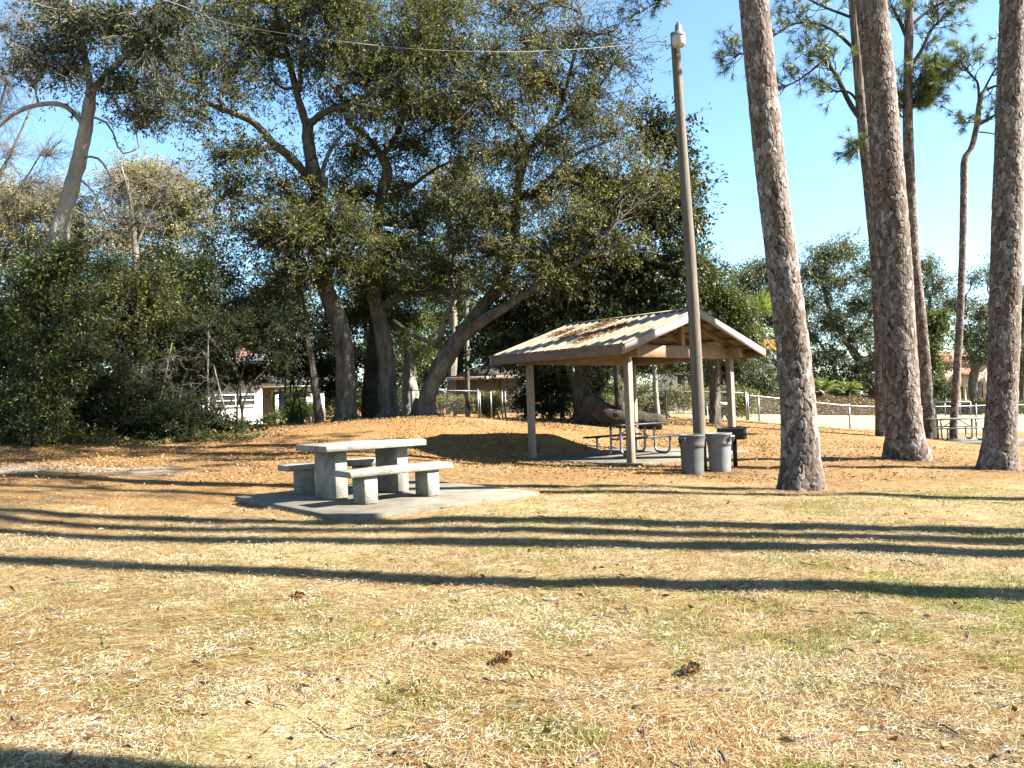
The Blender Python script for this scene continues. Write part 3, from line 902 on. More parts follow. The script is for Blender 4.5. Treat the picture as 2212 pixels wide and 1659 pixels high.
# undergrowth skirting the thicket
mb = MB()
n = 4500
x = rng.uniform(-60, 560, n)
Yv = 21.3 + (x > 380) * .9 + rng.normal(size=n) * .28
pt = np.array([at(a, b) for a, b in zip(np.linspace(-60, 560, 63), np.full(63, 21.6))])
xx = np.interp(x, np.linspace(-60, 560, 63), pt[:, 0])
z = GZ(xx, Yv)
C = np.c_[xx, Yv, z + np.abs(rng.normal(size=n)) * .13 * (1 + .8 * np.sin(xx * 2.1)) * np.interp(x, [380, 460], [1, .35]) + .02]
leaf_quads(mb, C, unit(n) + [0, 0, .3], rng.uniform(.06, .14, n), rng.uniform(.03, .06, n))
o = mb.build('undergrowth', leafmat('undergrowth_leaves', [(0, (.012, .02, .005)), (.45, (.035, .045, .012)), (.7, (.09, .065, .03)), (1, (.16, .11, .055))], .2, .6, .15))
tag(o, 'low ragged undergrowth along the foot of the thicket', 'undergrowth', kind='stuff')

# clipped shrubs and hedges beyond the fence
kwB = dict(per_twig=30, twigs=80, lsize=.085, spread=.12, stems=5)
shrub('round_shrub', 'clipped bright green shrub before the white porch', 'shrub', 640, 31, [(625, 885, 22, 18, 0, 1.4), (655, 888, 20, 16, 0, 1.4), (640, 878, 26, 10, 0, 1)], 'bright', **kwB)
shrub('round_shrub', 'rounded green shrub in the fence gap between the two gate frames', 'shrub', 1062, 33, [(1048, 868, 16, 20, 0, 1.3), (1075, 868, 16, 20, 0, 1.3), (1060, 885, 26, 12, 0, 1.2)], 'hedge', **kwB)
shrub('hedge', 'low clipped hedge before the brick house', 'hedge', 970, 35, [(945, 870, 22, 8, 0, 1.3), (985, 869, 24, 8, 0, 1.3), (1015, 870, 16, 8, 0, 1)], 'hedge', **kwB)
shrub('round_shrub', 'sunlit yellow green shrub seen under the middle of the shelter roof', 'shrub', 1315, 36, [(1295, 836, 20, 12, 0, 1.4), (1330, 838, 20, 12, 0, 1.4), (1310, 848, 30, 10, 0, 1.2)], 'bright', **kwB)
shrub('hedge', 'brown leaved hedge behind the tall chain link fence, left of the wooden lamp pole', 'hedge', 1440, 33.5, [(1300, 868, 36, 20, 0, 1.3), (1365, 865, 40, 22, 0, 1.3), (1430, 860, 40, 26, 0, 1.4), (1480, 860, 36, 26, 0, 1.4), (1410, 885, 60, 16, 0, 1), (1390, 838, 40, 10, 0, .7)], 'hedge', **kwB)
shrub('hedge', 'green hedge behind the fence corner, right of the wooden lamp pole', 'hedge', 1560, 34, [(1530, 862, 34, 26, 0, 1.4), (1575, 862, 32, 28, 0, 1.4), (1600, 880, 22, 20, 0, 1.2), (1550, 885, 40, 16, 0, 1), (1620, 862, 20, 20, 0, 1)], 'hedge', **kwB)
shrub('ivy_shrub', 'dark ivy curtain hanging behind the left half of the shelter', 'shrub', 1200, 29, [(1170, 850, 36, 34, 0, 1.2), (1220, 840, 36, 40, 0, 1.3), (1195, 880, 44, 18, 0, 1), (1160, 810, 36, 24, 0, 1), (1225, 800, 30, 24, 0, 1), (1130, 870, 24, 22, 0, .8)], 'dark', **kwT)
shrub('round_shrub', 'leafy shrub behind the lying magnolia limb, half under the shelter roof', 'shrub', 1280, 31, [(1270, 860, 30, 24, 0, 1.2), (1290, 830, 26, 24, 0, 1)], 'laurel', **kwB)

shrub('shrub', 'dark shrubbery behind the sago palms, along the far edge of the bank', 'shrub', 1750, 60, [(1680, 828, 40, 30, 0, 1.2), (1730, 825, 40, 32, 0, 1.2), (1790, 826, 40, 32, 0, 1.2), (1850, 828, 40, 30, 0, 1.2), (1900, 832, 40, 30, 0, 1.2), (1630, 838, 40, 22, 0, 1.2)], 'dark', stems=6, per_twig=9, fine=4, twigs=60, lsize=.2, spread=.1)
shrub('shrub', 'dark shrubbery behind the tall fence, left of the brick house', 'shrub', 860, 40, [(760, 870, 50, 24, 0, 1.2), (840, 868, 50, 24, 0, 1.2), (910, 868, 40, 24, 0, 1.1)], 'laurel', stems=6, per_twig=9, fine=4, twigs=60, lsize=.14, spread=.08)

# sago palms and cabbage palm
def fronds(mb, st, c, n, L, wid, elev=(10, 70), sag=.35, nseg=9):
    for k in range(n):
        a = rng.uniform(0, 2 * math.pi)
        e = rad(rng.uniform(*elev))
        d = np.array([math.cos(a) * math.cos(e), math.sin(a) * math.cos(e), math.sin(e)])
        t = np.linspace(0, 1, nseg)
        pts = c + d * L * t[:, None] * rng.uniform(.85, 1.1)
        pts[:, 2] -= sag * L * t ** 2
        tube(st, pts, np.linspace(.014, .004, nseg), 4, False)
        for s in (-1, 1):
            m = 26
            ti = np.linspace(.12, 1, m)
            q = np.stack([np.interp(ti, t, pts[:, j]) for j in range(3)], 1)
            side = norm(np.cross(d, [0, 0, 1]))
            dr = side * s + d * .6 + np.array([0, 0, .25]) + rng.normal(size=(m, 3)) * .05
            ln = wid * np.sin(np.pi * (ti * .85 + .12))
            leaf_quads(mb, q + norm(dr) * ln[:, None] / 2, dr, ln, .035 + 0 * ln, .1)


for lab, px, Y, sz in (('larger bright green sago palm on top of the brown bank', 1775, 53, 1.5), ('smaller sago palm at the right on the brown bank', 1832, 53.5, 1.2), ('sago palm before the white porch columns', 640, 32.5, .8)):
    p = at(px, Y)
    if px > 1000:
        p = P(px, 850, Y)
    r = thing('sago_palm', lab, 'palm', p)
    st, mb = MB(), MB()
    tube(st, [p + [0, 0, -.6], p + [0, 0, .15]], [.2, .17], 10)
    if px < 1000:
        tube(st, [p, P(px, 868, Y)], [.16, .12], 10)
        p = P(px, 868, Y)
    fronds(mb, st, p + [0, 0, .15], 30, sz, .28 * sz)
    st.build('stem', MT['darkbark'], r, True)
    mb.build('fronds', LV['bright'], r)

p0 = at(1610, 48)
r = thing('cabbage_palm', 'fan leaved palm with rusty hanging skirt beside the right eave of the shelter', 'palm', p0)
st = MB()
top = P(1630, 690, 48)
tube(st, spline(np.array([p0 - [0, 0, .2], P(1609, 800, 48), top]), 12), np.linspace(.30, .25, 12), 12)
st2, mb, dead = MB(), MB(), MB()
for k in range(46):
    a = rng.uniform(0, 2 * math.pi)
    e = rad(rng.uniform(-55, 75))
    d = np.array([math.cos(a) * math.cos(e), math.sin(a) * math.cos(e), math.sin(e)])
    Ls = rng.uniform(1.0, 1.4)
    c = top + d * Ls
    c[2] -= .2 * Ls
    tube(st2, np.array([top, top + d * Ls * .5, c]), np.array([.018, .014, .01]), 4, False)
    side = norm(np.cross(d, [0, 0, 1.]))
    m = 30
    ang = np.linspace(-1.5, 1.5, m)
    dr = d * np.cos(ang)[:, None] + side * np.sin(ang)[:, None]
    dr[:, 2] -= .25
    ln = rng.uniform(.8, 1.05, m)
    leaf_quads(dead if e < rad(-25) else mb, c + norm(dr) * ln[:, None] / 2, dr, ln, .05, .1)
st.build('trunk', MT['palebark'], r, True)
st2.build('leaf_stalk', MT['twig'], r, True)
mb.build('fronds', LV['bright'], r)
dead.build('dead_fronds', leafmat('dead_fronds', [(0, (.22, .10, .03)), (1, (.42, .24, .08))], .2, .7, .1), r)

# ---- far trees
def far(name, label, base, Y, limbs, clumps, leaf, group=None, lsize=.2, **kw):
    kw = dict(dict(per_twig=9, twigs=66, fine=4, spread=.10, twig_r=.014), **kw)
    return tree(name, label, 'tree', base, Y, limbs, clumps, 'oak', leaf, group, lsize=lsize, **kw)


LO = 'grey green live oaks beyond the lawn'
far('live_oak', 'broad grey green live oak beyond the bank, between the nearest pine and the thickest one', 1850, 60,
    [[(1885, 850, .35), (1870, 800, .3), (1830, 740, .24), (1790, 660, .16), (1780, 580, .08)], [(1835, 745, .2), (1880, 680, .14), (1900, 600, .08)], [(1812, 850, .16), (1800, 790, .13), (1770, 740, .1), (1730, 700, .06)]],
    [(1780, 550, 45, 30, 0, 1), (1740, 590, 45, 34, 0, 1), (1830, 540, 45, 30, 0, 1), (1800, 610, 55, 40, 0, 1.2), (1880, 580, 45, 40, 0, 1.1), (1740, 660, 50, 40, 0, 1.2), (1850, 660, 55, 40, 0, 1.2), (1790, 700, 55, 40, 0, 1.2), (1900, 640, 40, 40, 0, 1),
     (1740, 730, 45, 34, 0, 1.1), (1860, 730, 50, 36, 0, 1.2), (1800, 770, 45, 26, 0, 1), (1740, 785, 40, 26, 0, 1.1), (1890, 780, 40, 30, 0, 1), (1840, 800, 34, 22, 0, .8), (1940, 600, 30, 40, 0, .8), (1930, 700, 34, 50, 0, .9)], 'grey', LO)
far('live_oak', 'live oak showing left of the nearest pine trunk, above the palm', 1650, 58, [[(1650, 860, .25), (1645, 760, .2), (1640, 650, .1)]],
    [(1620, 590, 36, 26), (1660, 580, 36, 26), (1600, 620, 36, 30), (1645, 640, 45, 36), (1690, 610, 34, 34), (1660, 690, 45, 34), (1690, 680, 30, 40), (1670, 750, 45, 34), (1700, 790, 34, 34), (1650, 810, 45, 34)], 'grey', LO)
far('live_oak', 'thin open live oak between the thickest pine and the crooked one', 2010, 62, [[(1990, 850, .25), (2000, 740, .2), (2010, 640, .1)], [(2000, 740, .14), (2050, 660, .08)]],
    [(2000, 570, 30, 24, 0, .7), (2030, 610, 34, 30, 0, .8), (1990, 630, 36, 34, 0, .9), (2050, 660, 36, 30, 0, .7), (2010, 690, 36, 34, 0, .9)], 'grey', LO)
far('live_oak', 'shady live oak hung with grey moss in front of the arcaded house', 2125, 60, [[(2102, 850, .3), (2108, 790, .26), (2130, 720, .18), (2140, 640, .1)], [(2110, 780, .2), (2080, 720, .12), (2085, 640, .07)]],
    [(2110, 600, 36, 26, 0, .5), (2150, 580, 36, 26, 0, .5), (2080, 660, 36, 30, 0, .7), (2130, 680, 45, 34, 0, 1), (2100, 730, 45, 32, 0, 1.2), (2150, 740, 40, 40, 0, 1.2), (2120, 770, 36, 22, 0, .9)], 'grey', LO)
far('live_oak', 'live oak cut by the right frame edge, behind the rightmost pine', 2215, 60, [[(2208, 850, .3), (2212, 760, .25), (2210, 680, .15)]],
    [(2200, 640, 36, 34, 0, .8), (2230, 690, 45, 40), (2195, 720, 36, 36), (2225, 770, 40, 34), (2195, 800, 30, 26), (2260, 640, 45, 40)], 'grey', LO)
far('small_tree', 'bright leaved small tree in sun just right of the thickest pine', 2000, 54, [[(2000, 860, .12), (1998, 780, .1), (2000, 720, .06)]],
    [(1995, 700, 34, 26), (2020, 730, 32, 28), (1995, 760, 30, 24), (2030, 690, 24, 22), (2015, 790, 26, 20), (1985, 800, 24, 24)], 'laurel')
far('small_tree', 'dark bush like tree standing in front of the arcaded house', 2022, 58, [[(2022, 880, .1), (2024, 840, .07)]],
    [(2020, 835, 22, 20, 0, 1.2), (2040, 845, 18, 14), (2005, 850, 18, 16)], 'dark', lsize=.16)
BW = 'dense trees closing the view behind the oaks'
for lab, px, Y, cls, lf in (
        ('dense dark tree behind the gap between white house and brick house', 790, 44, [(740, 700, 70, 50), (800, 660, 80, 50), (860, 710, 70, 50), (780, 770, 80, 40), (860, 790, 60, 36), (720, 790, 50, 40), (740, 850, 50, 24), (800, 850, 50, 24), (860, 850, 50, 24), (920, 850, 40, 24), (690, 850, 40, 24)], 'dark'),
        ('sunlit green tree behind the brick house roof', 990, 46, [(940, 690, 60, 40), (1000, 660, 60, 45), (1060, 700, 60, 45), (980, 740, 70, 40), (1060, 760, 60, 40), (930, 770, 50, 40), (900, 820, 40, 30), (960, 800, 45, 30)], 'laurel'),
        ('dark tree filling the background behind the shelter roof', 1250, 44, [(1150, 640, 80, 50), (1230, 600, 80, 60), (1320, 640, 80, 60), (1180, 730, 80, 50), (1280, 740, 80, 50), (1390, 680, 70, 60), (1230, 810, 70, 34), (1130, 800, 50, 40)], 'dark'),
        ('green tree in the background under the shelter eave, above the yellow green shrub', 1340, 44, [(1320, 800, 50, 30), (1380, 790, 50, 34), (1440, 770, 50, 34), (1290, 780, 40, 34)], 'laurel'),
        ('dark tree in the background between the lamp pole and the palm', 1530, 44, [(1480, 790, 50, 34), (1540, 770, 50, 40), (1600, 790, 40, 40), (1560, 820, 45, 24), (1650, 830, 40, 22)], 'dark'),
        ('tree with a thin sunlit crown high behind the mossy oak', 900, 48, [(880, 560, 70, 50), (960, 540, 70, 50), (840, 620, 60, 40), (930, 620, 70, 40), (1020, 590, 60, 45)], 'laurel'),
        ('dark tree far behind the left thicket', 120, 44, [(60, 700, 80, 50), (150, 720, 80, 50), (230, 760, 80, 50), (0, 760, 80, 50), (100, 800, 90, 40), (220, 830, 70, 36), (-60, 700, 80, 60)], 'dark'),
        ('dark tree far behind the grey house roof', 420, 46, [(340, 700, 80, 50), (430, 690, 80, 45), (510, 700, 70, 45), (380, 760, 80, 40), (570, 740, 60, 40), (480, 770, 50, 26), (650, 660, 60, 45)], 'dark')):
    far('background_tree', lab, px, Y, [[(px, 880, .25), (px + 4, 780, .2), (px, 700, .12)]], cls, lf, BW)
# ------------------------------------------------------------------ pines
def plates(th, z, r, seed, cw=.085, chh=.16):
    """irregular flaky plates around a trunk -> (edge distance 0..1, plate random)"""
    def cells(u, v, nth, sd):
        rg = np.random.default_rng(sd)
        nz = int(v.max()) + 5
        jx, jy, pr = (rg.random((nz, nth)) for _ in range(3))
        iu, iv = np.floor(u).astype(int), np.floor(v).astype(int)
        d1 = np.full(u.shape, 9.)
        d2 = np.full(u.shape, 9.)
        best = np.zeros(u.shape)
        for di in (-1, 0, 1):
            for dj in (-1, 0, 1):
                a = (iv + di).clip(0, nz - 1)
                b = (iu + dj) % nth
                d = np.hypot(u - (iu + dj + jx[a, b]), v - (iv + di + jy[a, b]))
                nb = d < d1
                d2 = np.where(nb, d1, np.minimum(d2, d))
                best = np.where(nb, pr[a, b], best)
                d1 = np.where(nb, d, d1)
        return d2 - d1, best
    nth = max(8, int(round(2 * math.pi * r / cw)))
    w1 = np.sin(5 * th + 7 * z) * .10 + np.sin(9 * th - 13 * z + 1) * .08 + np.sin(17 * th + 31 * z) * .06
    w2 = np.sin(6 * th - 9 * z + 2) * .12 + np.sin(13 * th + 17 * z) * .10
    u = (th / (2 * math.pi)) * nth + w1 * 1.6
    v = z / chh + 2 + w2 * 1.2
    e1, p1 = cells(u, v, nth, seed)
    e2, p2 = cells(u * 2 + .3, v * 2.6 + .7, nth * 2, seed + 1)
    e = np.clip(e1 / .22, 0, 1) * (.72 + .28 * np.clip(e2 / .22, 0, 1))
    return e, .55 * p1 + .45 * p2


def pinebark():
    m, nt = nodes('pine_bark')
    N = NT(nt)
    e = N('ShaderNodeAttribute', attribute_name='edge').outputs['Fac']
    p = N('ShaderNodeAttribute', attribute_name='plate').outputs['Fac']
    c = N.coords((1, 1, .5))
    n1 = N.noise(c, 28, 6, .7)
    pl = N.ramp(N.math('ADD', N.math('MULTIPLY', p, .6), N.math('MULTIPLY', n1, .5)), [(.25, (.048, .031, .023)), (.45, (.085, .062, .050)), (.65, (.135, .112, .098)), (.9, (.27, .25, .23))])
    col = N.mix(N.ramp(e, [(.1, (0, 0, 0)), (.45, (1, 1, 1))]), (.018, .011, .008), pl)
    b = N('ShaderNodeBsdfPrincipled', {'Base Color': col, 'Roughness': .9, 'Specular IOR Level': .15})
    bp = N('ShaderNodeBump', {'Height': N.noise(c, 60, 5, .7), 'Strength': .35, 'Distance': .008})
    nt.links.new(bp.outputs[0], b.inputs['Normal'])
    out(N, b.outputs[0])
    return m


MT['pinebark'] = pinebark()


def pine_trunk(mb, rows, seed, zfine=10., nth=190, dz=.014, amp=.017, flare=.45, cell=(.072, .17)):
    """rows: world (x,y,z,r); returns attribute arrays"""
    L = rows[-1, 2] - rows[0, 2]
    zs = np.r_[np.arange(0, min(zfine, L), dz), np.arange(min(zfine, L), L + .01, .25)] + rows[0, 2]
    sp = spline(rows, 240)
    cx, cy, r = (np.interp(zs, sp[:, 2], sp[:, k]) for k in (0, 1, 3))
    h = zs - zs[0]
    th = np.linspace(0, 2 * math.pi, nth, endpoint=False)
    TH, ZH = np.meshgrid(th, h)
    e, p = plates(TH, ZH, rows[:, 3].mean(), seed, *cell)
    rg = np.random.default_rng(seed + 5)
    ph = rg.uniform(0, 6.28, 6)
    fl = np.exp(-ZH / .35) * (flare + .22 * np.sin(3 * TH + ph[0]) + .14 * np.sin(5 * TH + ph[1]))
    lump = .022 * np.sin(2 * TH + ph[2] + ZH * .9) + .012 * np.sin(3 * TH + ph[3] - ZH * 1.7) + .007 * np.sin(4 * TH + ph[4] + 3 * ZH)
    rough = rg.normal(size=TH.shape) * .0007
    R = r[:, None] * (1 + lump + .6 * fl) + (np.clip(e * 2.2, 0, 1) * (.35 + .95 * p) - .6) * amp + rough
    V = np.stack([cx[:, None] + R * np.cos(TH), cy[:, None] + R * np.sin(TH), np.broadcast_to(zs[:, None], TH.shape)], -1).reshape(-1, 3)
    K = len(zs)
    k = np.arange(K - 1)[:, None] * nth
    j = np.arange(nth)[None]
    j2 = (j + 1) % nth
    mb.add(V, np.stack([k + j, k + j2, k + nth + j2, k + nth + j], -1).reshape(-1, 4))
    return {'edge': e.ravel(), 'plate': p.ravel()}


def tufts(mb, C, D, n=34, L=.27, w=.012):
    """needle brushes at C pointing along D"""
    C = np.repeat(C, n, 0)
    d = norm(np.repeat(norm(D), n, 0) * .75 + unit(len(C)))
    d[:, 2] -= .12
    l = L * rng.uniform(.7, 1.15, len(C))[:, None]
    s = norm(np.cross(d, unit(len(C)))) * w / 2
    base = C - np.repeat(norm(D), n, 0) * rng.uniform(0, .16, (len(C), 1))
    V = np.stack([base - s, base + s, base + d * l + s * .25, base + d * l - s * .25], 1).reshape(-1, 3)
    i = np.arange(len(C))[:, None] * 4
    mb.add(V, i + np.arange(4))


def pine_branch(bm, nm, a, d, L, r, n_sub=9, sub=1.0, needles=34):
    """one pine limb with twig ends carrying needle brushes"""
    d = d / np.linalg.norm(d)
    t = np.linspace(0, 1, 8)
    perp = unit(1)[0]
    pts = a + d * L * t[:, None] + perp * (np.sin(t * 5 + rng.uniform(0, 6)) * .05 * L)[:, None]
    pts[:, 2] += .10 * L * np.sin(t * math.pi) + .10 * L * t ** 2
    tube(bm, pts, np.linspace(r, r * .3, 8), 7)
    pine_tips(bm, nm, pts, L, n_sub, sub, needles)


def pine_tips(bm, nm, pts, L, n_sub, sub=1.0, needles=34, start=.3):
    K = len(pts)
    tt = rng.uniform(start, 1, n_sub)
    tt[0] = 1
    f = tt * (K - 1)
    i = np.minimum(f.astype(int), K - 2)
    src = pts[i] * (1 - (f - i))[:, None] + pts[i + 1] * (f - i)[:, None]
    ax = norm(pts[-1] - pts[0])
    dr = norm(unit(n_sub) * .9 + ax * .75 + [0, 0, .12])
    ln = sub * rng.uniform(.35, 1.1, (n_sub, 1))
    k = np.linspace(0, 1, 6)
    sp = src[:, None] + dr[:, None] * ln[:, None] * k[None, :, None] + rng.normal(size=(n_sub, 6, 3)) * .05
    sp[:, 0] = src
    sp[:, :, 2] += (.22 * k ** 2)[None] * ln
    tubes(bm, sp, np.broadcast_to(np.linspace(.018, .008, 6), (n_sub, 6)), 4, False)
    e_src = np.concatenate([sp[:, -1], sp[:, 4], sp[:, 3]])
    # side tips
    d2 = norm(np.concatenate([sp[:, -1] - sp[:, 3]] * 3)) + unit(3 * n_sub) * np.r_[np.zeros(n_sub), np.full(2 * n_sub, .9)][:, None]
    l2 = np.r_[np.zeros(n_sub) + .02, rng.uniform(.18, .45, 2 * n_sub)][:, None]
    e_end = e_src + norm(d2) * l2
    tubes(bm, np.stack([e_src, (e_src + e_end) / 2 + [0, 0, -.02], e_end], 1), np.broadcast_to([.010, .008, .007], (3 * n_sub, 3)), 3, False)
    tufts(nm, e_end, d2, needles)


def pine(label, base, Y, pts, group='tall pines on the right', limbs=(), top=20., seed=1, cell=(.072, .17), zfine=10., nth=150, nlimb=16, crown_from=.58, cat='pine tree'):
    b = at(base, Y)
    root = thing('pine_tree', label, cat, b, group)
    rows = px_line(pts, Y)
    rows = np.r_[[[b[0] + (b[0] - rows[0, 0]) * 0, b[1], b[2] - .12, rows[0, 3]]], rows]
    if rows[-1, 2] < top:
        d = (rows[-1, :3] - rows[-3, :3])
        d = d / d[2]
        q = rows[-1, :3] + d * (top - rows[-1, 2])
        rows = np.r_[rows, [[*((rows[-1, :3] + q) / 2), rows[-1, 3] * .8], [*q, .05]]]
    tm = MB()
    at_ = pine_trunk(tm, rows, seed, zfine=zfine, nth=nth, cell=cell)
    tr = tm.build('trunk', MT['pinebark'], root, True, at_)
    bm, nm = MB(), MB()
    z0, z1 = rows[0, 2], rows[-1, 2]
    for k in range(nlimb):
        f = crown_from + (1 - crown_from) * (k + .5) / nlimb
        z = z0 + (z1 - z0) * f
        c = np.array([np.interp(z, rows[:, 2], rows[:, j]) for j in range(3)])
        az = k * 2.4 + rng.uniform(-.4, .4)
        L = 3.6 * (1.15 - (f - crown_from) / (1 - crown_from) * .8) * rng.uniform(.75, 1.1)
        pine_branch(bm, nm, c, np.array([math.cos(az), math.sin(az), rng.uniform(.1, .5)]), L, .06, 15, 1.0, 40)
    for l in limbs:
        rr = px_line(l[0], Y)
        sp = spline(rr, 14)
        tube(bm, sp[:, :3], sp[:, 3], 8)
        if l[1]:
            pine_tips(bm, nm, sp[:, :3], 1, l[1], l[2], 36, l[3] if len(l) > 3 else .35)
    if bm.n:
        bm.build('branch', MT['darkbark'], root, True)
    if nm.n:
        nm.build('crown', LV['needle'], root)
    return root


pine('nearest large pine beside the grey trash cans, its base knotted and its trunk leaning left', 1728, 12, [
    (1730, 1030, .29), (1729, 990, .265), (1722, 850, .245), (1706, 690, .235), (1688, 553, .228), (1668, 400, .22), (1650, 230, .215), (1628, 0, .205)], seed=3, top=19)
pine('thickest pine, standing between the nearest pine and the steel picnic table', 1965, 17.5, [
    (1960, 965, .42), (1956, 940, .385), (1948, 850, .365), (1938, 700, .355), (1931, 553, .345), (1915, 350, .335), (1901, 180, .32), (1881, 0, .305)], seed=5, top=23, cell=(.085, .19), nth=240)
pine('rightmost pine, partly cut by the right edge of the picture', 2155, 15.5, [
    (2158, 985, .31), (2161, 940, .285), (2165, 850, .27), (2170, 700, .265), (2174, 553, .262), (2180, 300, .25), (2190, 0, .24)], seed=8, top=21, cell=(.075, .18))
pine('slim pine half hidden behind the left side of the thickest pine', 1908, 27, [
    (1908, 900, .24), (1904, 750, .22), (1893, 553, .20), (1878, 400, .19), (1866, 290, .18), (1858, 200, .165), (1850, 100, .15), (1842, 0, .13)], seed=13, zfine=12, nth=90, cell=(.10, .18), top=20, nlimb=8, crown_from=.82, limbs=[
        ([(1863, 262, .10), (1835, 222, .085), (1805, 160, .07), (1780, 130, .05), (1745, 112, .035)], 26, 1.0, .45),
        ([(1780, 130, .04), (1730, 170, .03), (1690, 190, .02)], 16, .9, .3),
        ([(1860, 230, .05), (1835, 200, .04), (1800, 195, .03), (1770, 170, .02)], 12, .8, .4),
        ([(1850, 110, .06), (1790, 60, .05), (1720, 50, .04), (1660, 85, .025)], 24, 1.1, .3),
        ([(1660, 85, .03), (1620, 110, .02), (1590, 120, .015)], 16, .9, .2),
        ([(1845, 40, .05), (1770, 10, .04), (1700, -30, .03)], 20, 1.1, .3),
        ([(1869, 300, .03), (1855, 320, .02), (1840, 325, .015)], 14, .6, .2),
        ([(1840, -90, .08), (1660, -90, .06), (1520, -40, .045), (1440, -5, .03), (1385, 25, .015)], 22, .8, .7)])
pine('straight slim pine half hidden behind the right side of the thickest pine', 2008, 29, [
    (2010, 925, .23), (2004, 850, .20), (1990, 700, .19), (1975, 553, .185), (1966, 400, .18), (1961, 260, .17), (1962, 150, .155), (1964, 40, .14)], seed=17, zfine=12, nth=90, cell=(.10, .18), top=20, nlimb=8, crown_from=.85, limbs=[
        ([(1962, 210, .06), (1935, 200, .045), (1915, 175, .03)], 16, .7, .2), ([(1961, 225, .06), (2000, 195, .05), (2040, 165, .03)], 34, .8, .2), ([(1961, 240, .05), (1985, 205, .04), (2005, 170, .025)], 26, .7, .1), ([(1961, 200, .05), (1985, 170, .04), (2020, 140, .025)], 26, .8, .2),
        ([(1962, 150, .08), (1990, 110, .07), (2015, 60, .05), (2050, 30, .03)], 22, 1, .3), ([(1962, 235, .05), (1985, 225, .04), (2010, 215, .025)], 24, .7, .1),
        ([(1962, 90, .07), (1945, 50, .06), (1925, 10, .04)], 14, .9, .3), ([(1963, 60, .06), (2010, 20, .05), (2070, -10, .04)], 22, 1, .3),
        ([(1962, 235, .05), (1945, 228, .04), (1930, 215, .025)], 20, .6, .1), ([(1961, 255, .04), (1945, 250, .03), (1928, 225, .025)], 0, 0)])
pine('crooked thin pine with a bent upper stem, beside the steel picnic table', 2061, 28.8, [
    (2060, 925, .13), (2064, 850, .125), (2073, 700, .12), (2079, 553, .115), (2082, 420, .115), (2084, 345, .11), (2100, 315, .10), (2111, 265, .095), (2114, 235, .09), (2120, 205, .08), (2132, 188, .05)], seed=21, zfine=14, nth=60, cell=(.08, .14), top=1, nlimb=0, limbs=[
        ([(2116, 268, .06), (2140, 255, .05), (2165, 235, .03)], 14, .6, .3), ([(2116, 285, .03), (2140, 288, .025), (2170, 295, .015)], 0, 0),
        ([(2128, 195, .05), (2155, 185, .04), (2180, 190, .025)], 18, .8, .1), ([(2115, 225, .05), (2112, 180, .04), (2095, 160, .03), (2080, 140, .02)], 20, .8, .4),
        ([(2120, 205, .045), (2150, 150, .03), (2180, 120, .02)], 20, .8, .3), ([(2111, 262, .02), (2095, 265, .015), (2082, 262, .01)], 8, .4, .5)])

# ---- pines outside the right frame edge whose shadows cross the lawn
def out_pine(label, x, y, r, top, seed, lean=(0, 0)):
    z = gz(x, y)
    root = thing('pine_tree', label, 'pine tree', (x, y, z), 'pines beyond the right edge')
    rows = np.array([(x, y, z - .1, r * 1.2), (x + lean[0] * .2, y + lean[1] * .2, z + top * .25, r), (x + lean[0] * .6, y + lean[1] * .6, z + top * .6, r * .85), (x + lean[0], y + lean[1], z + top, .05)])
    tm = MB()
    a = pine_trunk(tm, rows, seed, zfine=6, nth=60, dz=.04, cell=(.075, .18))
    tm.build('trunk', MT['pinebark'], root, True, a)
    bm, nm = MB(), MB()
    for k in range(14):
        f = .72 + .28 * (k + .5) / 14
        zz = z + top * f
        c = np.array([np.interp(zz, rows[:, 2], rows[:, j]) for j in range(3)])
        az = k * 2.4 + seed
        pine_branch(bm, nm, c, np.array([math.cos(az), math.sin(az), .3]), 2.9 * (1.2 - (f - .72) * 2.6), .05, 8, 1.0, 22)
    bm.build('branch', MT['darkbark'], root, True)
    nm.build('crown', LV['needle'], root)


for i, (x, y, r, h, le) in enumerate([(9.5, 7.2, .22, 21, (.3, .2)), (11.5, 6.3, .20, 22, (-.3, .1)), (10.0, 6.05, .22, 20, (0, -.3)), (7.6, 4.85, .18, 21, (.2, 0)), (13.0, 9.6, .19, 22, (.3, -.3)),
                                      (3.4, 2.08, .30, 18, (0, 0))]):
    out_pine('tall pine outside the view whose long trunk shadow crosses the lawn', x, y, r, h, 31 + i, le)
# ------------------------------------------------------------------ concrete picnic table and its slab
A40 = rad(40)
R40 = frame(A40)
N0 = np.array([-2.5, 10.6, 0])


def T(s, t, z):
    return N0 + R40[0] * s + R40[1] * t + np.array([0, 0, z])


zs = .20                                     # slab top
mb = MB()
so = np.array([-1.96, 9.2, 0])
cbox(mb, so + R40[0] * 1.5 + R40[1] * 1.72 + [0, 0, zs - .14], (3.0, 3.44, .28), R40, .012)
o = mb.build('concrete_slab', MT['slab'])
tag(o, 'square concrete pad under the concrete picnic table', 'slab')


def rough_slab(mb, c, size, R, bev=.012, n=(26, 12), amp=.004):
    """slab with slightly uneven cast edges"""
    cbox(mb, c, size, R, bev)


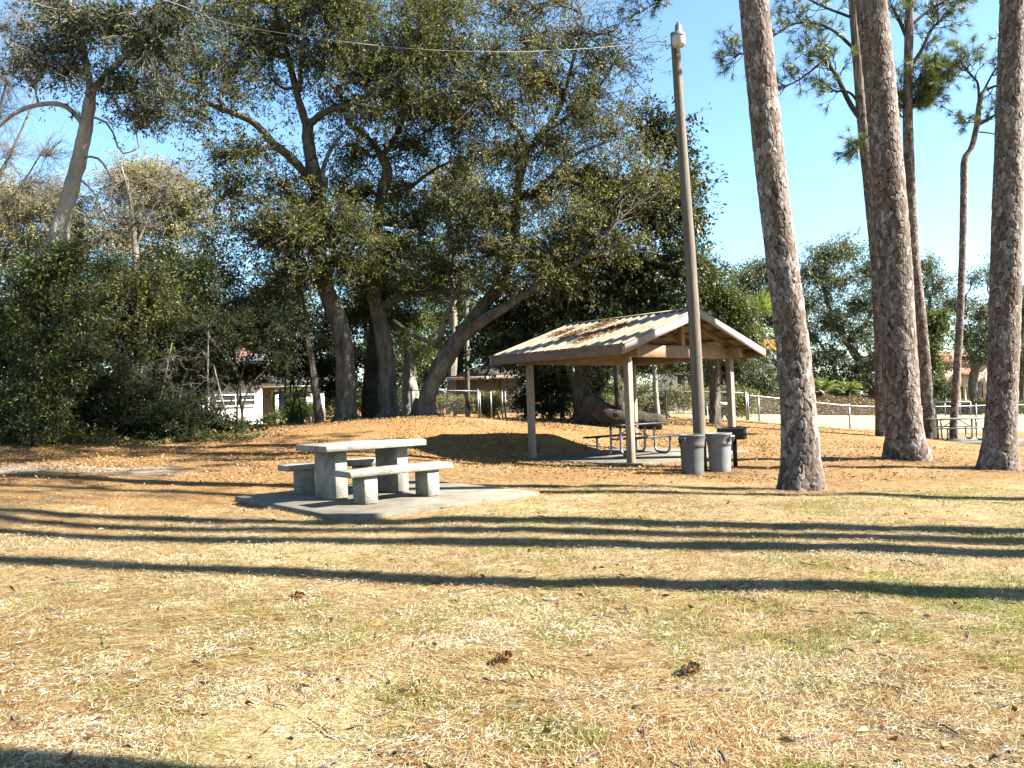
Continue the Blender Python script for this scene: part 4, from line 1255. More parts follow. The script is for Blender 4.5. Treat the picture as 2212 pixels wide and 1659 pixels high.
r = thing('picnic_table', 'weathered concrete picnic table top on two block legs', 'picnic table', T(.8, .47, zs))
m = MB(); cbox(m, T(.8, .475, zs + .715), (1.6, .95, .09), R40, .012); m.build('tabletop', MT['concrete'], r)
for s in (.30, 1.285):
    m = MB(); cbox(m, T(s, .475, zs + .334), (.19, .62, .672), R40, .012); m.build('leg', MT['concrete'], r)
for lab, t in (('weathered concrete bench on the sunny near side of the concrete table', -.43), ('shaded concrete bench on the far side of the concrete table', 1.38)):
    r = thing('bench', lab, 'bench', T(.8, t, zs), 'concrete benches')
    m = MB(); cbox(m, T(.8, t, zs + .405), (1.6, .42, .085), R40, .012); m.build('seat', MT['concrete'], r)
    for s in (.325, 1.30):
        m = MB(); cbox(m, T(s, t, zs + .181), (.20, .32, .366), R40, .012); m.build('leg', MT['concrete'], r)

# ------------------------------------------------------------------ shelter
A42 = rad(42)
R42 = frame(A42)
Z0 = .035
PO = np.array([2.51, 17.2, Z0])
WU, WV = 3.93, 3.09


def L(u, v, z):
    return PO + R42[0] * u + R42[1] * v + np.array([0, 0, z])


mb = MB(); cbox(mb, L(WU / 2, WV / 2, -.15), (WU + .5, WV + .55, .30), R42, .012)
o = mb.build('concrete_slab', MT['slab']); tag(o, 'concrete floor pad under the wooden shelter', 'slab')
sh = thing('picnic_shelter', 'open timber picnic shelter with a tan ribbed metal gable roof', 'shelter', L(WU / 2, WV / 2, 0))
for u, v in ((0, 0), (WU, 0), (0, WV), (WU, WV)):
    m = MB(); cbox(m, L(u, v, 1.205), (.145, .145, 2.41), R42, .008); p = m.build('post', MT['post'], sh)
    if (u, v) == (0, 0):
        m = MB(); cbox(m, L(u, v - .078, 2.30), (.09, .008, .26), R42, .002); m.build('metal_strap', MT['galv'], p)
zb = 2.42
for a, b in (((0, -.32), (0, WV + .32)), ((WU, -.32), (WU, WV + .32))):
    m = MB(); beam(m, L(*a, zb), L(*b, zb), .12, .27); m.build('beam', MT['timber'], sh)
for v in (0, WV):
    m = MB(); beam(m, L(.065, v, zb), L(WU - .065, v, zb), .11, .27); m.build('tie_beam', MT['timber'], sh)
    m = MB(); beam(m, L(WU / 2, v, zb + .14), L(WU / 2, v, 3.20), .13, .13, R42[0]); m.build('king_post', MT['timber'], sh)
UC = WU / 2
E0, EZ, RZ = -.75, 2.52, 3.385
slope = (RZ - EZ) / (UC - E0)


def zr(u):
    return EZ + slope * (min(u, 2 * UC - u) - E0)


for v in (0.0, WV / 3, 2 * WV / 3, WV):
    for s in (0, 1):
        ue, uc = (E0 + .04, UC - .02) if s == 0 else (2 * UC - E0 - .04, UC + .02)
        m = MB(); beam(m, L(ue, v, zr(ue) - .135), L(uc, v, zr(uc) - .135), .055, .15); m.build('rafter', MT['timber'], sh)
for s in (0, 1):
    for k in range(5):
        u = E0 + .25 + k * .56
        u = u if s == 0 else 2 * UC - u
        m = MB(); beam(m, L(u, -.46, zr(u) - .036), L(u, WV + .5, zr(u) - .036), .09, .04); m.build('purlin', MT['timber'], sh)
for s in (0, 1):
    u = E0 if s == 0 else 2 * UC - E0
    m = MB(); beam(m, L(u, -.52, EZ - .125), L(u, WV + .55, EZ - .125), .04, .19); m.build('fascia', MT['fascia'], sh)
    m = MB(); beam(m, L(u + (-.025 if s == 0 else .025), -.53, EZ - .012), L(u + (-.025 if s == 0 else .025), WV + .55, EZ - .012), .012, .05); m.build('eave_trim', MT['timber'], sh)
for v in (-.535, WV + .565):
    for s in (0, 1):
        ue, uc = (E0 - .02, UC) if s == 0 else (2 * UC - E0 + .02, UC)
        z1, z2 = zr(E0) - .01, zr(UC)
        h = .20
        prism(mb := MB(), [L(ue, v - .02, z1 - h), L(uc, v - .02, z2 - h), L(uc, v - .02, z2 - .012), L(ue, v - .02, z1 - .012)], R42[1] * .04)
        mb.build('rake_board', MT['rake'], sh)
# ribbed sheet
prof = [(-.57, 0)]
v = -.50
while v < WV + .60:
    prof += [(v - .03, 0), (v - .014, .032), (v + .014, .032), (v + .03, 0)]
    v += .225
prof = [(min(a, WV + .60), b) for a, b in prof] + [(WV + .605, 0)]
for s in (0, 1):
    m = MB()
    ue = E0 - .05 if s == 0 else 2 * UC - E0 + .05
    us = np.linspace(ue, UC, 9)
    V = np.array([[L(u, a, EZ + slope * ((u if s == 0 else 2 * UC - u) - E0) + b) for a, b in prof] for u in us])
    n, k = V.shape[:2]
    i = np.arange(n - 1)[:, None] * k
    j = np.arange(k - 1)[None]
    q = np.stack([i + j, i + j + 1, i + k + j + 1, i + k + j], -1).reshape(-1, 4)
    m.add(V.reshape(-1, 3), q)
    V2 = V - np.array([0, 0, .006])
    m.add(V2.reshape(-1, 3), q[:, ::-1])
    m.build('roof_sheet', MT['roof'], sh)
m = MB()
prism(m, [L(UC - .16, -.58, RZ - .16 * slope + .034), L(UC, -.58, RZ + .04), L(UC + .16, -.58, RZ - .16 * slope + .034), L(UC, -.58, RZ + .02)], R42[1] * (WV + 1.2))
m.build('ridge_cap', MT['roof'], sh)
m = MB()
nl = 1500
cu = rng.choice([(.1, 1.25, .30), (.75, 1.0, .35), (.55, 2.2, .28), (1.35, 1.9, .3), (1.0, 2.9, .25)], nl)
uu = np.clip(cu[:, 0] + rng.normal(size=nl) * cu[:, 2] * .8, -.6, 1.8)
vv = np.clip(cu[:, 1] + rng.normal(size=nl) * cu[:, 2] * .55, -.4, WV + .4)
C = np.array([L(a, b, zr(a) + .03 + .02 * rng.random()) for a, b in zip(uu, vv)])
D = R42[0] * rng.normal(size=(nl, 1)) + R42[1] * rng.normal(size=(nl, 1)) * .7
D[:, 2] += (D @ R42[0]) * slope
leaf_quads(m, C, D, rng.uniform(.08, .2, nl), .018)
LIT = leafmat('brown_litter', [(0, (.10, .04, .015)), (.5, (.24, .105, .035)), (.85, (.38, .19, .07)), (1, (.48, .32, .16))], .05, .7, .15, alb=.4)
o = m.build('needle_litter', LIT); tag(o, 'rusty drifts of fallen needles lying on the shelter roof', 'needles', kind='stuff')


# ------------------------------------------------------------------ steel framed picnic tables
def steel_table(label, loc, rz, plank, group='steel framed picnic tables'):
    root = thing('picnic_table', label, 'picnic table', (0, 0, 0), group)
    m = MB()
    for y in (-.30, -.10, .10, .30):
        cbox(m, (0, y, .745), (1.83, .185, .042), None, .008)
    m.build('tabletop', plank, root)
    for s in (-1, 1):
        m = MB(); cbox(m, (0, s * .71, .445), (1.83, .25, .042), None, .008); m.build('seat', plank, root)
    for x in (-.58, .58):
        m = MB()
        for s in (-1, 1):
            pts = [(x, s * .17, .72), (x, s * .17, .25), (x, s * .19, .12), (x, s * .27, .04), (x, s * .42, .028), (x, s * .58, .04), (x, s * .66, .12), (x, s * .68, .25), (x, s * .68, .42)]
            sp = spline(np.array(pts), 30)
            tube(m, sp, .03, 10)
            cbox(m, (x, s * .68, .418), (.05, .24, .012), None, .002)
        cbox(m, (x, 0, .715), (.05, .72, .02), None, .003)
        cbox(m, (x, 0, .40), (.03, .34, .045), None, .003)
        m.build('leg_frame', MT['galv'], root)
        m = MB(); tube(m, [(x * .96, 0, .40), (x * .12, 0, .715)], .016, 8); m.build('brace', MT['galv'], root)
    root.location = tuple(float(c) for c in loc)
    root.rotation_euler[2] = rz
    return root


p = L(WU / 2, WV / 2, 0)
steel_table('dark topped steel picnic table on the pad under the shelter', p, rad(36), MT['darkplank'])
p2 = at(2068, 28.2)
mb = MB(); cbox(mb, p2 + [0.1, -.05, -.08], (3.6, 2.6, .26), frame(rad(4)), .01)
o = mb.build('concrete_slab', MT['slab']); tag(o, 'concrete pad under the grey picnic table among the pines at the right', 'slab')
steel_table('grey topped steel picnic table standing between the pines at the right', p2 + [0, 0, .05], rad(-7), MT['greyplank'])


# ------------------------------------------------------------------ trash cans
def bin_(label, px, Y, rz, mat, can=True):
    b = at(px, Y)
    b[2] -= .01
    root = thing('trash_can', label, 'trash can', b, 'round grey trash cans')
    k = 1.0
    m = MB()
    prof = [(0, .02), (.198, .0), (.205, .02), (.208, .10), (.221, .5), (.225, .535), (.236, .54), (.238, .60), (.243, .735), (.250, .74), (.254, .765), (.247, .775), (.236, .765), (.230, .70), (.200, .06), (0, .05)]
    lathe(m, prof, b, 40)
    m.build('can', mat, root, False)
    for s in (0, 1):
        a = rz + math.pi * s
        d = np.array([math.cos(a), math.sin(a), 0])
        t = np.array([-d[1], d[0], 0])
        m = MB()
        for y in (-.085, .085):
            beam(m, b + d * .232 + t * y + [0, 0, .60], b + d * .272 + t * y * .9 + [0, 0, .715], .018, .05)
        cbox(m, b + d * .272 + [0, 0, .712], (.03, .19, .035), np.array([d, t, [0, 0, 1]]), .01)
        m.build('handle', mat, root)
    return root


bin_('darker grey trash can with an open black mouth, left one of the pair', 1497, 15.3, rad(215), MT['plastic'])
bin_('paler sunlit grey trash can with a side handle, right one of the pair', 1556, 15.75, rad(-38), MT['plastic_pale'])

# ------------------------------------------------------------------ charcoal grill
b = at(1589, 16.6)
root = thing('charcoal_grill', 'black park grill box on a single steel post behind the pale trash can', 'grill', b)
m = MB(); tube(m, [b - [0, 0, .1], b + [0, 0, .60]], .045, 14); m.build('post', MT['iron'], root, True)
Rg = frame(rad(-25))
c = b + [-.05, 0, .70]
m = MB()
for s in (-1, 1):
    cbox(m, c + Rg[0] * s * .26, (.012, .40, .24), Rg, .003)
    cbox(m, c + Rg[1] * s * .20, (.52, .012, .24 if s > 0 else .20), Rg, .003)
cbox(m, c + [0, 0, -.115], (.51, .39, .012), Rg, .003)
m.build('firebox', MT['iron'], root)
m = MB()
for k in range(15):
    tube(m, [c + Rg[0] * (-.24 + k * .034) + Rg[1] * .19 + [0, 0, .09], c + Rg[0] * (-.24 + k * .034) - Rg[1] * .19 + [0, 0, .09]], .007, 6)
for s in (-1, 1):
    tube(m, [c + Rg[0] * s * .25 + Rg[1] * .05 + [0, 0, .09], c + Rg[0] * s * .36 + Rg[1] * .05 + [0, 0, .13]], .012, 8)
m.build('grate', MT['iron'], root)
m = MB(); cbox(m, c + Rg[0] * .37 + [0, 0, -.02], (.22, .28, .015), Rg, .004); m.build('side_shelf', MT['iron'], root)

# ------------------------------------------------------------------ lamp pole, lamp, wire
YP = 15.95
b = at(1514, YP)
root = thing('lamp_pole', 'tall grey wooden pole leaning left, carrying a bucket shaped area lamp', 'lamp pole', b)
rows = np.array([(*(b - [0, 0, .2]), .125), *[(*P(px, py, YP), rr) for px, py, rr in ((1507, 850, .122), (1494, 600, .112), (1476, 350, .102), (1464, 170, .094), (1457.5, 72, .09))]])
sp = spline(rows, 60)
m = MB()
nth = 40
tube(m, sp[:, :3], sp[:, 3] * (1 + rng.normal(size=60) * .006), nth)
m.build('pole', MT['pole'], root, True)
lc = P(1466, 80, YP - .32)
sc = (YP - .32) / F
m = MB()
lathe(m, [(0, 33 * sc), (3.4 * sc, 32.5 * sc), (3.6 * sc, 29 * sc), (6 * sc, 27 * sc), (7.4 * sc, 25 * sc), (8 * sc, 12 * sc), (9.5 * sc, 10 * sc), (16.4 * sc, 1 * sc), (16.6 * sc, -1 * sc), (0, -1 * sc)], lc, 28)
hs = m.build('lamp_housing', MT['housing'], root, True)
m = MB()
lathe(m, [(15.6 * sc, -1.2 * sc), (15.2 * sc, -6 * sc), (13.8 * sc, -17 * sc), (12.6 * sc, -20 * sc), (8 * sc, -21.5 * sc), (0, -22 * sc)], lc, 28)
m.build('lamp_bowl', MT['refractor'], root, True)
m = MB()
pp = P(1459, 105, YP)
tube(m, spline(np.array([pp + [0, 0, -.12], pp + [.03, -.16, -.12], lc + [.02, .12, .06], lc + [0, .05, .10]]), 14), .02, 8)
cbox(m, pp + [.02, -.11, -.12], (.05, .03, .22), None, .004)
m.build('bracket', MT['galv'], root, True)
m = MB()
w0 = P(1450, 96, YP)
tube(m, spline(np.array([w0, w0 + [-.10, -.03, -.10], w0 + [-.16, -.03, .04], w0 + [-.5, 0, .06]]), 20), .009, 6)
tube(m, spline(np.array([P(1454, 128, YP), P(1448, 126, YP - .1), P(1440, 134, YP - .1)]), 10), .008, 6)
m.build('pigtail', MT['wire'], root, True)
m = MB()
we = P(380, 8, 11)
pts = np.array([P(1449, 97, YP) , P(1380, 96, 15.6), P(1250, 106, 14.8), P(1100, 112, 14.0), P(900, 106, 13.2), P(700, 84, 12.3), P(500, 52, 11.5), we, P(200, -50, 10)])
tube(m, spline(pts, 80), .005, 6)
o = m.build('power_cable', MT['wire'], None, True); tag(o, 'pale twisted cable sagging from the lamp pole across the oak crowns', 'cable')

b = at(1010, 33)
root = thing('utility_pole', 'thin yellowish wooden pole before the brick house', 'utility pole', b)
m = MB(); tube(m, [b - [0, 0, .2], P(1009, 800, 33), P(1008, 650, 33)], [.11, .1, .09], 12); m.build('pole', MT['pole'], root, True)


# ------------------------------------------------------------------ chain link fences
def fence(label, cols, h, gates=(), mesh=.075, group=None, wire=.0036):
    P3 = np.array([at(px, Y) for px, Y in cols])
    root = thing('chain_link_fence', label, 'fence', P3[0], group)
    seg = np.linalg.norm(np.diff(P3[:, :2], axis=0), axis=1)
    cum = np.r_[0, np.cumsum(seg)]
    tot = cum[-1]

    def on(s):
        x = np.interp(s, cum, P3[:, 0]); y = np.interp(s, cum, P3[:, 1])
        return np.stack([x, y, GZ(x, y)], -1)
    for q in P3:
        m = MB(); tube(m, [q - [0, 0, .1], q + [0, 0, h + .06]], .034, 10); tube(m, [q + [0, 0, h + .06], q + [0, 0, h + .10]], [.04, .01], 10)
        m.build('post', MT['galv'], root, True)
    for a, bb in zip(cum[:-1], cum[1:]):
        nsub = max(1, int(round((bb - a) / 2.8)))
        for k in range(1, nsub):
            q = on(np.array([a + (bb - a) * k / nsub]))[0]
            m = MB(); tube(m, [q - [0, 0, .1], q + [0, 0, h]], .024, 8); m.build('post', MT['galv'], root, True)
    m = MB(); s = np.linspace(0, tot, int(tot / .7) + 2); rail = on(s) + [0, 0, h]; tube(m, rail, .021, 8); m.build('top_rail', MT['galv'], root, True)
    m = MB()
    hh = h - .03
    n = int(tot / mesh)
    s0 = np.arange(-int(hh / mesh), n + int(hh / mesh)) * mesh
    K = 5
    lines = []
    for sg in (1, -1):
        t = np.linspace(0, hh, K)
        ss = s0[:, None] + (t if sg > 0 else -t)[None] + (0 if sg > 0 else hh * .0)
        ok = (ss >= 0) & (ss <= tot)
        ok = ok.all(1)
        ss = ss[ok]
        pos = on(ss.ravel()).reshape(*ss.shape, 3)
        pos[..., 2] += t[None] + .03
        lines.append(pos)
    pos = np.concatenate(lines)
    tubes(m, pos, np.full(pos.shape[:2], wire / 2), 3, False)
    m.build('wire_mesh', MT['meshwire'], root)
    return root


fence('tall chain link fence along the mound behind the oaks', [(612, 27.2), (690, 28.5), (890, 30), (1034, 31)], 1.12)
fence('tall chain link fence behind the shelter, ending at the corner beside the palm', [(1137, 31), (1300, 31), (1440, 31), (1613, 31.3)], 1.08)
fence('low chain link fence crossing the pale lawn behind the large pines', [(1617, 31.4), (1640, 32), (1836, 34), (2110, 35), (2320, 36)], 1.0)
r = thing('fence_gate', 'pair of chain link gate frames standing in the tall fence left of the shelter', 'gate', at(1034, 31))
for x0, x1 in ((1038, 1062), (1086, 1092), (1093, 1134)):
    a, c = at(x0, 31), at(x1, 31)
    m = MB()
    for q in (a, c):
        tube(m, [q + [0, 0, -.05], q + [0, 0, 1.12]], .03, 8)
    if x1 - x0 > 30:
        for z in (.08, .55, 1.08):
            tube(m, [a + [0, 0, z], c + [0, 0, z]], .02, 8)
    m.build('gate_frame', MT['galv'], r, True)
m = MB(); a, c = P(1527, 869, 29.8), P(1572, 872, 29.8)
tube(m, [a, c], .045, 10)
tube(m, [a + [.1, 0, -.02], (a + c) / 2 + [.15, 0, -.16], c - [.1, 0, .02]], .012, 6)
for q in (a, c):
    tube(m, [[q[0], q[1], gz(q[0], q[1]) - .05], q], .02, 8)
o = m.build('pipe_rail', MT['white']); tag(o, 'short white pipe rail standing before the fence, right of the lamp pole', 'rail')

# ------------------------------------------------------------------ houses
def wallbox(m, x0, x1, y0, y1, z0, z1):
    cbox(m, ((x0 + x1) / 2, (y0 + y1) / 2, (z0 + z1) / 2), (x1 - x0, y1 - y0, z1 - z0), None, .01)


def window(root, x0, x1, y, z0, z1, nx=2, nz=2, fm='white', name='window', depth=.08):
    m = MB()
    w = .06
    for xx in (x0 + w / 2, x1 - w / 2):
        wallbox(m, xx - w / 2, xx + w / 2, y - depth, y, z0, z1)
    for zz in (z0 + w / 2, z1 - w / 2):
        wallbox(m, x0 + w + .002, x1 - w - .002, y - depth + .004, y - .003, zz - w / 2, zz + w / 2)
    for k in range(1, nx):
        xx = x0 + (x1 - x0) * k / nx
        wallbox(m, xx - .018, xx + .018, y - depth + .02, y - .02, z0 + w + .002, z1 - w - .002)
    for k in range(1, nz):
        zz = z0 + (z1 - z0) * k / nz
        wallbox(m, x0 + w + .002, x1 - w - .002, y - depth + .024, y - .024, zz - .018, zz + .018)
    f = m.build(name, MT[fm], root)
    m = MB(); wallbox(m, x0 + w * .5, x1 - w * .5, y - .03, y - .022, z0 + w * .5, z1 - w * .5); m.build('pane', MT['glass'], f)


Y1 = 36.0
xA, xB, xC = P(300, 850, Y1)[0], P(566, 850, Y1)[0], P(705, 850, Y1)[0]
ge = gz((xA + xB) / 2, Y1) - .3
zt = P(500, 822, Y1)[2]
h1 = thing('house', 'white bungalow with a grey shingle roof and columned porch seen through the thicket', 'house', (xB, Y1, ge))
m = MB(); wallbox(m, xA, xB, Y1, Y1 + 6, ge, zt); m.build('wall', MT['white'], h1)
window(h1, P(470, 850, Y1)[0], P(552, 850, Y1)[0], Y1, P(510, 879, Y1)[2], P(510, 852, Y1)[2], 2, 2)
window(h1, P(350, 850, Y1)[0], P(400, 850, Y1)[0], Y1, P(370, 879, Y1)[2], P(370, 845, Y1)[2], 2, 2)
m = MB(); prism(m, [(xA - .5, Y1 - .5, zt), (xA - .5, Y1 + 3, zt + 1.35), (xA - .5, Y1 + 6.5, zt), (xA - .5, Y1 + 3, zt + .05)], (xB - xA + .9, 0, 0))
rf = m.build('roof', MT['shingle'], h1)
cx = P(582, 790, Y1 + 3)
m = MB(); wallbox(m, cx[0] - .42, cx[0] + .42, Y1 + 2.6, Y1 + 3.3, zt, zt + 1.75); wallbox(m, cx[0] - .5, cx[0] + .5, Y1 + 2.5, Y1 + 3.4, zt + 1.753, zt + 1.90); m.build('chimney', MT['redbrick'], rf)
yb = Y1 + 2.2
m = MB(); wallbox(m, xB + .004, xC + .3, yb, Y1 + 6, ge, zt - .15); m.build('porch_wall', MT['cream'], h1)
zpt = P(650, 830, Y1)[2]
for a, c in ((572, 596), (628, 658), (662, 690)):
    window(h1, P(a, 850, yb)[0], P(c, 850, yb)[0], yb, P(650, 885, yb)[2], P(650, 840, yb)[2], 2, 3)
for px in (604, 668, 699):
    x = P(px, 850, Y1 + .3)[0]
    m = MB(); tube(m, [(x, Y1 + .3, ge), (x, Y1 + .3, zpt - .09)], .11, 14); m.build('column', MT['white'], h1, True)
m = MB(); wallbox(m, xB + .02, xC + .3, Y1 - .05, Y1 + .12, zpt - .085, zpt + .13); m.build('fascia', MT['white'], h1)
m = MB(); prism(m, [(xB + .02, Y1 - .15, zpt + .135), (xB + .02, yb + 2.2, zpt + 1.2), (xB + .02, yb + 2.2, zpt + 1.1), (xB + .02, Y1 - .15, zpt + .10)], (xC - xB + .5, 0, 0)); m.build('porch_roof', MT['shingle'], h1)
m = MB(); wallbox(m, P(672, 890, Y1)[0], P(700, 890, Y1)[0], Y1 - .2, Y1 + .15, ge, P(680, 882, Y1)[2]); m.build('planter', MT['brick'], h1)
h1.rotation_euler[2] = rad(24)
q = at(592, 31)
m = MB()
tube(m, spline(np.array([q - [0, 0, .1], q + [0, 0, 1.05], q + [.08, 0, 1.22], q + [.24, 0, 1.24]]), 16), .05, 10)
o = m.build('gas_pipe', MT['yellow'], None, True); tag(o, 'bent yellow pipe standing before the white porch', 'pipe')
q = at(607, 28)
m = MB(); tube(m, [q - [0, 0, .1], q + [0, 0, 1.3]], .055, 10); o = m.build('steel_post', MT['galv'], None, True); tag(o, 'thick dark steel post ending the tall fence beside the white porch', 'post')

Y2 = 42.0
xA, xB = P(985, 850, Y2)[0], P(1135, 850, Y2)[0]
ge = .6
zt = P(1040, 814, Y2)[2]
h2 = thing('house', 'low tan brick house with a hipped shingle roof left of the shelter', 'house', (xA, Y2, ge))
m = MB(); wallbox(m, xA, xB, Y2, Y2 + 7, ge - .4, zt); m.build('wall', MT['brick'], h2)
m = MB()
e = .45
V = np.array([(xA - e, Y2 - e, zt + .02), (xB + e, Y2 - e, zt + .02), (xB + e, Y2 + 7 + e, zt + .02), (xA - e, Y2 + 7 + e, zt + .02), (xA + 2.0, Y2 + 3.5, zt + 1.0), (xB - 1, Y2 + 3.5, zt + 1.0)])
m.add(V, [[0, 1, 5, 4], [2, 3, 4, 5]], [[1, 2, 5], [3, 0, 4]], [[3, 2, 1, 0]])
m.build('roof', MT['shingle_tan'], h2)
m = MB(); beam(m, (xA - e, Y2 - e - .02, zt - .06), (xB + e, Y2 - e - .02, zt - .06), .03, .16); m.build('fascia', MT['cream'], h2)
q = P(1052, 817, Y2 - .5)
m = MB(); lathe(m, [(0, .0), (.1, .02), (.1, .08), (0, .12)], q, 14, np.array([[1, 0, 0], [0, 0, 1], [0, -1, 0]])); m.build('flood_lamp', MT['refractor'], h2, True)
xm = P(1082, 830, Y2)[0]
m = MB(); tube(m, [(xm, Y2 - .06, ge), (xm, Y2 - .06, zt)], .05, 8); m.build('downpipe', MT['shingle'], h2)

Y3 = 57.0
xA, xB = P(1455, 850, Y3)[0], P(1660, 850, Y3)[0]
ge = .3
zt = P(1550, 800, Y3)[2]
h3 = thing('house', 'pale house with tall glass doors behind the hedge right of the lamp pole', 'house', (xA, Y3, ge))
m = MB(); wallbox(m, xA, xB, Y3, Y3 + 6, ge - .5, zt); m.build('wall', MT['white'], h3)
for a, c in ((1462, 1482), (1484, 1504), (1522, 1545), (1552, 1566), (1585, 1600), (1615, 1640)):
    window(h3, P(a, 850, Y3)[0], P(c, 850, Y3)[0], Y3, P(a, 845, Y3)[2], P(a, 808, Y3)[2], 1, 1, name='glass_door')
m = MB(); prism(m, [(xA - .5, Y3 - .6, zt), (xA - .5, Y3 + 3, zt + 1.2), (xA - .5, Y3 + 6.6, zt), (xA - .5, Y3 + 3, zt - .05)], (xB - xA + 1, 0, 0)); m.build('roof', MT['shingle'], h3)
# lawn chairs before it
for lab, px, py, Y, mt in (('tilted white lawn chair beside the palm trunk', 1595, 845, 49, 'white'), ('tan lawn chair on the brown bank right of the palm', 1652, 849, 50, 'cream')):
    q = P(px, py, Y)
    r = thing('lawn_chair', lab, 'chair', q)
    m = MB(); cbox(m, q + [0, 0, .12], (.5, .5, .04), None, .005); m.build('seat', MT[mt], r)
    m = MB(); beam(m, q + [0.0, .22, .12], q + [.12, .42, .62], .5, .03, (1, 0, 0)); m.build('backrest', MT[mt], r)
    m = MB()
    for sx in (-.2, .2):
        for sy in (-.2, .2):
            tube(m, [q + [sx, sy, -.25], q + [sx, sy, .12]], .018, 6)
    m.build('leg_frame', MT[mt], r)

# arcaded house
Y4 = 75.0
S4 = Y4 / F
h4 = thing('arcaded_house', 'cream arcaded villa with a clay tiled roof behind the pines at the right', 'house', P(2060, 860, Y4))


def arcade(x0, zb, w, n, h, spring, gap, y, name):
    m = MB()
    ns = 10
    for k in range(n):
        a0 = x0 + k * (w + gap)
        th = np.linspace(0, math.pi, ns)
        xs = a0 + w / 2 - np.cos(th) * w / 2
        zs_ = zb + spring + np.sin(th) * w * .62
        for i in range(ns - 1):
            prism(m, [(xs[i], y, zs_[i]), (xs[i + 1], y, zs_[i + 1]), (xs[i + 1], y, zb + h), (xs[i], y, zb + h)], (0, .35, 0))
        wallbox(m, a0 - gap, a0 - .002, y + .002, y + .348, zb + spring * .9, zb + h)
    wallbox(m, x0 + n * (w + gap) - gap + .002, x0 + n * (w + gap), y + .002, y + .348, zb + spring * .9, zb + h)
    o_ = m.build(name, MT['cream'], h4)
    for k in range(n + 1):
        m = MB()
        xx = x0 + k * (w + gap) - gap / 2
        lathe(m, [(gap * .55, 0), (gap * .55, .12), (gap * .36, .18), (gap * .32, spring * .86), (gap * .5, spring * .89)], (xx, y + .17, zb), 14)
        m.build('column', MT['cream'], h4, True)


zb = P(2085, 868, Y4)[2]
x0 = P(2068, 850, Y4)[0]
arcade(x0, zb, .62, 4, 2.55, 1.55, .34, Y4, 'arcade')
arcade(P(2040, 850, Y4)[0], zb, 1.0, 1, 3.0, 1.6, .3, Y4 - .6, 'porch_arch')
xA, xB = P(1990, 850, Y4)[0], P(2165, 850, Y4)[0]
m = MB(); wallbox(m, xA, xB, Y4 + 1.8, Y4 + 8, zb - .5, zb + 3.6); m.build('wall', MT['cream'], h4)
for k in range(5):
    xx = x0 + .31 + k * .96 - .3
    window(h4, xx, xx + .6, Y4 + 1.8, zb + .2, zb + 1.9, 1, 2, 'fascia')
m = MB()
xr0, xr1 = P(2062, 850, Y4)[0], P(2118, 850, Y4)[0]
prism(m, [(xr0, Y4 - .4, zb + 2.62), (xr0, Y4 + 2, zb + 3.4), (xr0, Y4 + 2, zb + 3.28), (xr0, Y4 - .4, zb + 2.5)], (xr1 - xr0, 0, 0)); m.build('porch_roof', MT['tile'], h4)
m = MB(); prism(m, [(xA - .3, Y4 + 1.4, zb + 3.62), (xA - .3, Y4 + 5, zb + 5), (xA - .3, Y4 + 8.4, zb + 3.62)], (xB - xA + .6, 0, 0)); m.build('roof', MT['tile'], h4)
xx = P(2108, 790, Y4 + 3)[0]
m = MB(); wallbox(m, xx - .5, xx + .5, Y4 + 2.2, Y4 + 3.2, zb + 3.4, zb + 4.9); m.build('chimney', MT['redbrick'], h4)

# low dark hedge strip and bench rail before the villa
for lab, x0, x1, Y in (('dark low hedge along the far side of the pale lawn, right of the thickest pine', 2016, 2075, 52), ('dark low hedge at the far side of the pale lawn, next to the rightmost pine', 2080, 2145, 51),
                       ('brownish hedge at the far side of the lawn, right of the rightmost pine', 2185, 2260, 51)):
    xm = (x0 + x1) / 2
    z = GZ(np.array([P(xm, 860, Y)[0]]), np.array([Y]))[0]
    pyb = hor(xm) + (EYE - z) * F / Y
    shrub('hedge', lab, 'hedge', xm, Y, [(x0 + (x1 - x0) * f, pyb - 14, (x1 - x0) * .22, 15, 0, 1.3) for f in (.15, .5, .85)], 'dark' if x0 < 2150 else 'hedge', stems=4, per_twig=26, twigs=60, lsize=.12, spread=.14)
a, c = P(2014, 868, 48), P(2096, 868, 48)
m = MB(); tube(m, [a, c], .045, 8)
for f in (.0, .33, .72, 1):
    q = a + (c - a) * f
    tube(m, [[q[0], q[1], gz(q[0], q[1]) - .1], q], .03, 8)
o = m.build('handrail', MT['galv']); tag(o, 'pale metal handrail before the dark hedge of the villa', 'rail')

# leaf covered bank beyond the low fence
mb = MB()
n = 60000
px = rng.uniform(1600, 1935, n)
dy = rng.random(n)
Yb = 50 + dy * 6
hmax = np.interp(px, [1600, 1650, 1800, 1880, 1935], [.9, 1.4, 1.4, 1.05, .1])
xg = (px - 1106) / F * Yb
zz = GZ(xg, Yb)
prof_ = np.sin(np.clip(dy * 1.25, 0, 1) * math.pi / 2)
NX, NY = 60, 20
gx = np.linspace(1595, 1940, NX)
gy = np.linspace(0, 1, NY)
GX, GY = np.meshgrid(gx, gy)
YY = 50 + GY * 6
XX = (GX - 1106) / F * YY
HH = np.interp(GX, [1595, 1650, 1800, 1880, 1940], [.8, 1.4, 1.4, 1.05, -.05]) * np.sin(np.clip(GY * 1.25, 0, 1) * math.pi / 2) - .06
bm_ = MB()
k = np.arange(NY - 1)[:, None] * NX
j = np.arange(NX - 1)[None]
bm_.add(np.stack([XX, YY, GZ(XX, YY) + HH], -1).reshape(-1, 3), np.stack([k + j, k + j + 1, k + NX + j + 1, k + NX + j], -1).reshape(-1, 4))
o = bm_.build('bank', pm('bank_soil', [(.3, (.12, .085, .055)), (.7, (.24, .17, .11))], 9, .95, .5, 40), None, True); tag(o, kind='structure')
C = np.c_[xg, Yb, zz + hmax * prof_ + np.abs(rng.normal(size=n)) * .04]
